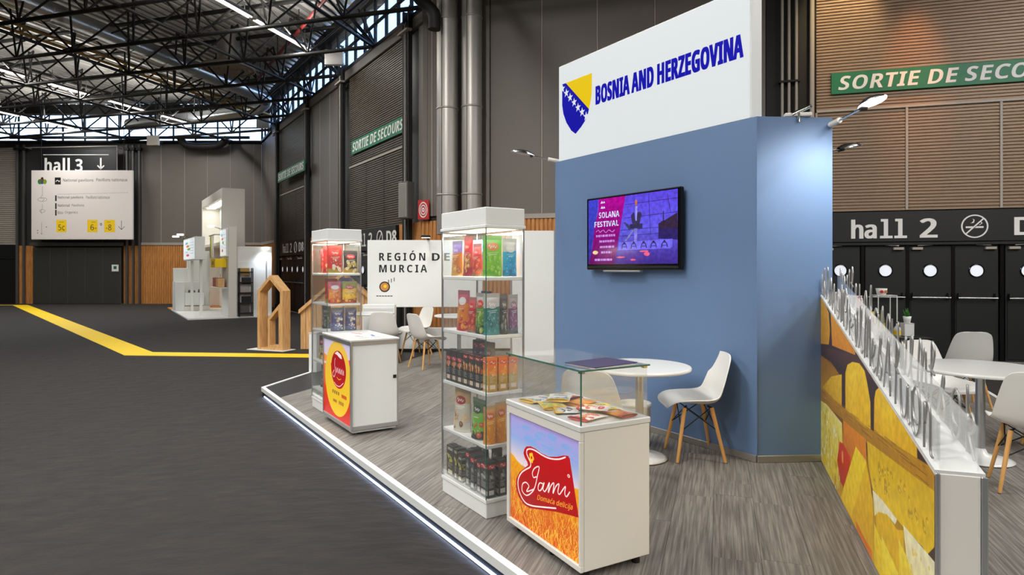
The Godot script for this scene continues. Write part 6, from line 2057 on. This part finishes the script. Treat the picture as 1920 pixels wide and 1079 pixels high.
# ------------------------------------------------------------------ white stand far across the aisle
func far_stand() -> void:
	var org := Vector3(-9.93, 0, -19.43)
	var t := STAND
	var P := "of the far white stand"
	var base := at_wall(org, t, 0, 0.05, 0)
	var o := thing("far_platform", "low white platform " + P, "platform", org, t)
	slab(o, "slab", Vector3(-5.1, 0, -2.6), Vector3(0, 0.05, 0), M.white, 0.006)
	slab(o, "timber_ramp", Vector3(-6.8, 0, -2.6), Vector3(-5.1, 0.04, 0), M.timber, 0.006)
	# tall beige portal with lit niche, open towards the aisle
	o = thing("portal_tower", "tall beige portal with a lit open niche rising over the far stand", "display tower", base, t)
	slab(o, "near_cheek", Vector3(-1.82, 0, -1.95), Vector3(-1.67, 4.28, -1.22), M.cream, 0.01)
	slab(o, "far_cheek", Vector3(-6.7, 0, -1.95), Vector3(-6.55, 4.28, -1.22), M.cream, 0.01)
	slab(o, "lintel", Vector3(-6.55, 3.95, -1.95), Vector3(-1.82, 4.28, -1.22), M.cream, 0.01)
	slab(o, "back_panel", Vector3(-6.55, 0.0, -1.95), Vector3(-1.82, 3.95, -1.85), M.cream, 0.004)
	slab(o, "niche_floor", Vector3(-6.55, 2.35, -1.85), Vector3(-1.82, 2.45, -1.22), M.cream, 0.006)
	for k in 6:
		box(o, "ceiling_lamp", Vector3(0.4, 0.03, 0.3), Vector3(-6.1 + k * 0.78, 3.935, -1.5), M.lamp_glow, 0.004)
	var l := AreaLight3D.new()
	l.area_size = Vector2(4.5, 0.4)
	l.light_color = c8(255, 252, 240)
	l.light_energy = 3.0
	l.area_range = 20.0
	l.area_normalize_energy = true
	l.shadow_enabled = true
	l.position = Vector3(-4.15, 3.9, -1.5)
	l.rotation_degrees = Vector3(-90, 0, 0)
	o.add_child(l)
	var cv := Canvas.new(768, 512, c8(226, 236, 232))
	for k in 7:
		cv.stroke([0.1 + k * 0.13, 0.0, 0.1 + k * 0.13, 1.0], 6, c8(150, 170, 170), false)
	for k in 9:
		cv.stroke([0.5, 0.2 + k * 0.07, 0.62, 0.17 + k * 0.07, 0.75, 0.22 + k * 0.07, 0.95, 0.19 + k * 0.07], 9, c8(130, 176, 186) if k % 2 else c8(90, 120, 124))
	cv.stroke([0.45, 0.3, 0.43, 0.6, 0.46, 0.95], 18, c8(214, 170, 60))
	print_mat("niche_print", cv.tex(), 0.5)
	sheet(o, "niche_print", 4.6, 1.45, Vector3(-4.18, 3.2, -1.845), M.niche_print)
	# cross wall at the far end, facing us
	o = thing("cross_wall", "white cross wall with a lower step behind the counter " + P, "wall", base, t)
	slab(o, "high_block", Vector3(-4.6, 0, -1.2), Vector3(-4.4, 2.18, -0.45), M.white, 0.008)
	slab(o, "low_block", Vector3(-4.6, 0, -0.45), Vector3(-4.4, 1.55, 0.0), M.white, 0.008)
	# fin wall with the glowing panel
	o = thing("fin_wall", "narrow white fin wall beside the white door " + P, "wall", base, t)
	slab(o, "fin", Vector3(-1.4, 0, -1.38), Vector3(-0.05, 2.85, -1.18), M.white, 0.008)
	slab(o, "edge", Vector3(-0.05, 0, -1.4), Vector3(0.0, 2.87, -1.16), M.cream, 0.004)
	cv = Canvas.new(384, 512, c8(232, 240, 244))
	for k in 5:
		cv.ellipse(0.3 + 0.1 * (k % 3), 0.2 + k * 0.15, 0.14, 0.06, [c8(120, 180, 200), c8(220, 120, 60), c8(120, 170, 80), c8(180, 206, 226), c8(210, 80, 80)][k])
		cv.stroke([0.6, 0.2 + k * 0.13, 0.9, 0.2 + k * 0.13], 8, c8(110, 140, 160), false)
	print_mat("poster_print", cv.tex(), 0.5, 0.8)
	o = thing("lit_poster", "long glowing poster box under two arm lamps " + P, "sign", at_wall(org, t, -2.5, 1.87, -0.45), t)
	box(o, "case", Vector3(3.2, 0.75, 0.3), Vector3(0, 0.375, 0), M.white, 0.01)
	sheet(o, "lit_face", 3.12, 0.69, Vector3(0, 0.375, 0.152), M.poster_print)
	for x in [-1.15, 1.2]:
		slab(o, "post", Vector3(x - 0.04, -1.82, -0.12), Vector3(x + 0.04, 0.0, -0.04), M.white, 0.004)
	for x in [-1.3, 0.2]:
		rod(o, "lamp_arm", Vector3(x, 0.75, 0.05), Vector3(x - 0.1, 0.86, 0.35), 0.015, M.chrome, 6)
		box(o, "lamp_head", Vector3(0.2, 0.05, 0.2), Vector3(x - 0.12, 0.86, 0.42), M.lamp_glow, 0.01)
	o = thing("lit_poster", "short glowing panel on the fin wall " + P, "sign", at_wall(org, t, -0.72, 1.97, -1.14), t)
	box(o, "case", Vector3(1.2, 0.9, 0.07), Vector3(0, 0.45, 0), M.white, 0.008)
	sheet(o, "lit_face", 1.14, 0.84, Vector3(0, 0.45, 0.037), M.poster_print)
	rod(o, "lamp_arm", Vector3(-0.3, 0.9, 0.0), Vector3(-0.4, 1.0, 0.3), 0.015, M.chrome, 6)
	box(o, "lamp_head", Vector3(0.4, 0.05, 0.16), Vector3(-0.42, 1.0, 0.34), M.lamp_glow, 0.01)
	o = thing("hanging_cloth", "green and yellow cloth strips hanging in front of the beige portal", "cloth", at_wall(org, t, -2.3, 1.95, -1.02), t)
	for k in 3:
		box(o, "strip", Vector3(0.3, 0.75, 0.03), Vector3(-0.4 + k * 0.34, 0.38, 0.02 * k), [M.sign_green, M.yellow, M.white][k], 0.006)
	box(o, "rail", Vector3(1.3, 0.04, 0.04), Vector3(0, 0.78, 0.02), M.alu, 0.006)
	box(o, "rail_arm", Vector3(0.04, 0.04, 0.2), Vector3(0.6, 0.78, -0.1), M.alu, 0.006)
	o = thing("yellow_box", "small bright yellow cube sign on the fin wall " + P, "box", at_wall(org, t, -0.9, 1.62, -1.0), t)
	box(o, "cube", Vector3(0.9, 0.28, 0.34), Vector3(0, 0.14, 0), M.yellow, 0.006)
	box(o, "mark", Vector3(0.3, 0.12, 0.006), Vector3(0, 0.14, 0.172), M.ochre, 0.001)
	# reception counter
	o = thing("reception_counter", "white reception counter with an inset shelf " + P, "counter", base, t)
	slab(o, "end_cheek", Vector3(-5.0, 0, -0.32), Vector3(-3.95, 1.05, -0.02), M.white, 0.008)
	slab(o, "back_slab", Vector3(-4.35, 0, -1.15), Vector3(-4.15, 1.05, -0.32), M.white, 0.006)
	slab(o, "shelf_front", Vector3(-4.15, 0.2, -0.95), Vector3(-3.85, 0.65, -0.32), M.white, 0.006)
	slab(o, "kick_band", Vector3(-4.15, 0.0, -1.15), Vector3(-3.9, 0.17, -0.32), M.cream, 0.004)
	for k in 7:
		var g := thing("small_jar", "tiny jar standing on the counter shelf " + P, "jar", at_wall(org, t, -4.0 - 0.04 * (k % 2), 0.702, -0.4 - k * 0.08), t, "jars on the far counter")
		var s := begin()
		lathe(s, [Vector2(0, 0), Vector2(0.035, 0), Vector2(0.035, 0.07), Vector2(0.02, 0.08 + 0.02 * (k % 3)), Vector2(0, 0.1)], 10)
		put(s, "body", M.lattice_grey if k % 2 else M.cream, g)
	o = thing("goods_shelf", "little wall shelf of red jars on the fin wall " + P, "shelf", at_wall(org, t, -0.9, 0.95, -1.0), t)
	slab(o, "board", Vector3(-0.75, 0, -0.17), Vector3(0.6, 0.03, 0.17), M.cream, 0.004)
	for k in 4:
		var g := thing("red_jar", "small red or brown jar on the little wall shelf " + P, "jar", at_wall(org, t, -1.55 + k * 0.22, 0.982, -1.0), t, "jars on the far shelf")
		box(g, "body", Vector3(0.16, 0.3, 0.16), Vector3(0, 0.15, 0), M.red if k % 2 else M.ridge_brown, 0.012)
		rod(g, "lid", Vector3(0, 0.3, 0), Vector3(0, 0.33, 0), 0.06, M.white, 10)
	o = thing("paper_bag", "brown paper bag on the little wall shelf " + P, "bag", at_wall(org, t, -0.56, 0.982, -1.0), t)
	box(o, "bag", Vector3(0.4, 0.28, 0.2), Vector3(0, 0.14, 0), M.pine, 0.01)
	rod(o, "handle", Vector3(-0.05, 0.28, 0), Vector3(0.05, 0.42, 0), 0.012, M.pine, 5)
	# store-room wall with door, facing the aisle
	o = thing("store_wall", "white store-room wall with a flush door " + P, "wall", base, t)
	slab(o, "panel", Vector3(-0.3, 0, -2.5), Vector3(-0.15, 2.25, -1.4), M.white, 0.006)
	var dr := slab(o, "door", Vector3(-0.15, 0.02, -2.3), Vector3(-0.135, 1.76, -1.5), M.white, 0.003)
	box(dr, "handle", Vector3(0.03, 0.12, 0.02), Vector3(0.02, 0.0, -0.36), M.alu, 0.004)
	slab(o, "door_jamb", Vector3(-0.15, 0.0, -2.34), Vector3(-0.13, 1.8, -2.31), M.alu, 0.002)
	box(o, "lamp_head", Vector3(0.16, 0.08, 0.16), Vector3(-0.02, 2.2, -2.3), M.lamp_glow, 0.01)
	box(o, "lamp_arm", Vector3(0.16, 0.03, 0.03), Vector3(-0.12, 2.23, -2.3), M.alu, 0.004)
	var sp := SpotLight3D.new()
	sp.light_energy = 2.0
	sp.light_color = c8(225, 238, 255)
	sp.spot_angle = 65.0
	sp.spot_range = 8.0
	sp.light_size = 0.08
	sp.shadow_enabled = true
	sp.position = Vector3(0.08, 2.14, -2.25)
	sp.rotation_degrees = Vector3(-75, 60, 0)
	o.add_child(sp)
	o = thing("brochure_rack", "dark wire brochure rack against the white store-room wall", "rack", at_wall(org, t, 0.02, 0.05, -1.66), t)
	for z in [-0.2, 0.2]:
		for x in [-0.12, 0.1]:
			rod(o, "upright", Vector3(x, 0, z), Vector3(x, 1.55, z), 0.018, M.steel_dark, 6)
	for k in 5:
		box(o, "tray", Vector3(0.24, 0.03, 0.42), Vector3(-0.01, 0.1 + k * 0.33, 0), M.steel_dark, 0.004)
		box(o, "brochure", Vector3(0.03, 0.22, 0.28), Vector3(0.03, 0.24 + k * 0.3, 0.03 - 0.04 * (k % 2)), [M.lattice_grey, M.black, M.zinc, M.cable_black, M.ochre][k], 0.004)


# ------------------------------------------------------------------ neighbour: timber houses, lettered board, white walls
func neighbour_stand() -> void:
	# house-shaped timber frame
	var at := Vector3(-4.66, 0, -12.42)
	var o := thing("house_frame", "open house-shaped pine frame with a smaller house inside", "sculpture", at, -22)
	var s := begin()
	frame_ring(s, [Vector2(-0.31, 0), Vector2(0.31, 0), Vector2(0.31, 1.16), Vector2(0.0, 1.46), Vector2(-0.31, 1.16)], [Vector2(-0.25, 0.05), Vector2(0.25, 0.05), Vector2(0.25, 1.13), Vector2(0.0, 1.375), Vector2(-0.25, 1.13)], -0.11, 0.11)
	put(s, "outer_house", M.pine, o)
	s = begin()
	frame_ring(s, [Vector2(-0.08, 0.05), Vector2(0.25, 0.05), Vector2(0.25, 0.95), Vector2(0.2, 0.9), Vector2(-0.08, 0.62)], [Vector2(-0.03, 0.1), Vector2(0.19, 0.1), Vector2(0.19, 0.62), Vector2(0.175, 0.79), Vector2(-0.03, 0.585)], -0.08, 0.08)
	put(s, "inner_house", M.pine, o)
	slab(o, "foot_plate", Vector3(-0.5, 0, -0.16), Vector3(0.4, 0.012, 0.2), M.white, 0.002)
	# gabled timber screen
	o = thing("gable_screen", "gable-shaped timber slat screen behind the crisp showcase", "screen", Vector3(-3.33, 0, -12.55), 0)
	var n := 16
	for k in n:
		var x0 := -0.84 + 1.68 * k / n
		var x1 := -0.84 + 1.68 * (k + 1) / n - 0.008
		var y0 := 1.46 - absf(x0) * 0.86
		var y1 := 1.46 - absf(x1) * 0.86
		s = begin()
		plate(s, PackedVector2Array([Vector2(x0, 0.0), Vector2(x1, 0.0), Vector2(x1, y1), Vector2(x0, y0)]), -0.03, 0.03)
		put(s, "slat", M.pine, o)
	for sg in [-1.0, 1.0]:
		s = begin()
		plate(s, PackedVector2Array([Vector2(sg * 0.86, 0.7), Vector2(sg * 0.86, 0.78), Vector2(0, 1.52), Vector2(0, 1.44)]), -0.1, 0.1)
		put(s, "roof_board", M.pine, o)
	# white dwarf wall beside the showcase
	o = thing("dwarf_wall", "low white block beside the crisp showcase on the platform edge", "block", Vector3(-2.86, 0.1, -9.1), -10)
	slab(o, "block", Vector3(-0.06, 0, -0.5), Vector3(0.06, 0.56, 0.0), M.white, 0.006)
	slab(o, "cap", Vector3(-0.065, 0.56, -0.505), Vector3(0.065, 0.57, 0.005), M.white_gloss, 0.002)
	# lettered board
	var z := -11.38
	var f := 0.1
	o = thing("lettered_board", "white board reading REGION DE MURCIA above the white chairs", "sign", Vector3(-1.557, f + 1.4, z), 0)
	var wide := FontVariation.new()
	wide.base_font = bold
	wide.spacing_glyph = 6
	box(o, "panel", Vector3(2.06, 1.2, 0.06), Vector3.ZERO, M.white, 0.006)
	lettering(o, "lettering", "REGIÓN", 0.825, 0.18, Vector3(-0.405, 0.323, 0.031), M.letter_black, wide, 0.004)
	lettering(o, "lettering", "DE", 0.32, 0.135, Vector3(0.285, 0.3, 0.031), M.letter_black, wide, 0.004)
	lettering(o, "lettering", "MURCIA", 0.855, 0.135, Vector3(-0.39, 0.09, 0.031), M.letter_black, wide, 0.004)
	rod(o, "emblem", Vector3(-0.72, -0.235, 0.03), Vector3(-0.72, -0.235, 0.034), 0.095, M.letter_black, 24)
	rod(o, "emblem_core", Vector3(-0.72, -0.235, 0.034), Vector3(-0.72, -0.235, 0.036), 0.075, M.timber, 20)
	rod(o, "emblem_heart", Vector3(-0.71, -0.225, 0.036), Vector3(-0.71, -0.225, 0.038), 0.03, M.yellow, 16)
	for k in 3:
		box(o, "emblem_stroke", Vector3(0.012, 0.07, 0.004), Vector3(-0.65 + k * 0.05, -0.145 + k * 0.02, 0.032), M.letter_black, 0.001)
	for k in 6:
		box(o, "emblem_caption", Vector3(0.04, 0.016, 0.004), Vector3(-0.85 + k * 0.05, -0.4, 0.032), M.lattice_grey, 0.001)
	for x in [-0.96, 0.96]:
		slab(o, "post", Vector3(x - 0.025, -1.395, -0.07), Vector3(x + 0.025, 0.55, -0.031), M.alu, 0.004)
	var sp := thing("board_spotlight", "small black spotlight clipped to the lettered white board", "lamp", Vector3(-1.5, f + 2.03, z + 0.02))
	box(sp, "clip", Vector3(0.04, 0.05, 0.1), Vector3(0, 0.0, 0), M.black, 0.004)
	rod(sp, "arm", Vector3(0, 0.02, 0), Vector3(0, 0.03, 0.3), 0.008, M.black, 6)
	box(sp, "head", Vector3(0.16, 0.04, 0.08), Vector3(0, 0.02, 0.32), M.black, 0.01)
	box(sp, "lens", Vector3(0.14, 0.006, 0.06), Vector3(0, -0.003, 0.32), M.lamp_glow, 0.001)
	var l := SpotLight3D.new()
	l.light_energy = 0.12
	l.light_color = c8(255, 250, 240)
	l.spot_angle = 60.0
	l.spot_range = 6.0
	l.light_size = 0.05
	l.shadow_enabled = true
	l.position = Vector3(0, -0.02, 0.32)
	l.rotation_degrees = Vector3(-75, 0, 0)
	sp.add_child(l)
	# low white wall along the back of the platform
	o = thing("low_wall", "long low white wall with black foot behind the chairs", "wall", Vector3(-0.6, f, -11.52), 2)
	slab(o, "panel", Vector3(-1.75, 0.04, -0.04), Vector3(1.3, 0.42, 0.04), M.white, 0.006)
	slab(o, "foot", Vector3(-1.75, 0.0, -0.03), Vector3(1.3, 0.04, 0.03), M.black, 0.002)
	# tall white wall between showcase and blue wall
	o = thing("white_partition", "plain tall white partition between the tall showcase and the blue wall", "wall", Vector3(0.1, f, -10.9), 0)
	slab(o, "panel", Vector3(-0.1, 0, -0.04), Vector3(0.62, 2.14, 0.04), M.white, 0.006)
	slab(o, "edge_profile", Vector3(-0.13, 0, -0.045), Vector3(-0.1, 2.14, 0.045), M.alu, 0.003)
	slab(o, "edge_profile", Vector3(0.62, 0, -0.045), Vector3(0.65, 2.14, 0.045), M.alu, 0.003)
	# small counter under the board
	o = thing("white_sideboard", "white sideboard below the lettered board behind the chairs", "cabinet", Vector3(-2.3, f + 0.005, -11.15), 0)
	slab(o, "carcass", Vector3(-0.3, 0, -0.06), Vector3(0.26, 0.86, 0.12), M.white, 0.006)
	slab(o, "door", Vector3(-0.28, 0.04, 0.12), Vector3(0.24, 0.8, 0.132), M.white_gloss, 0.003)
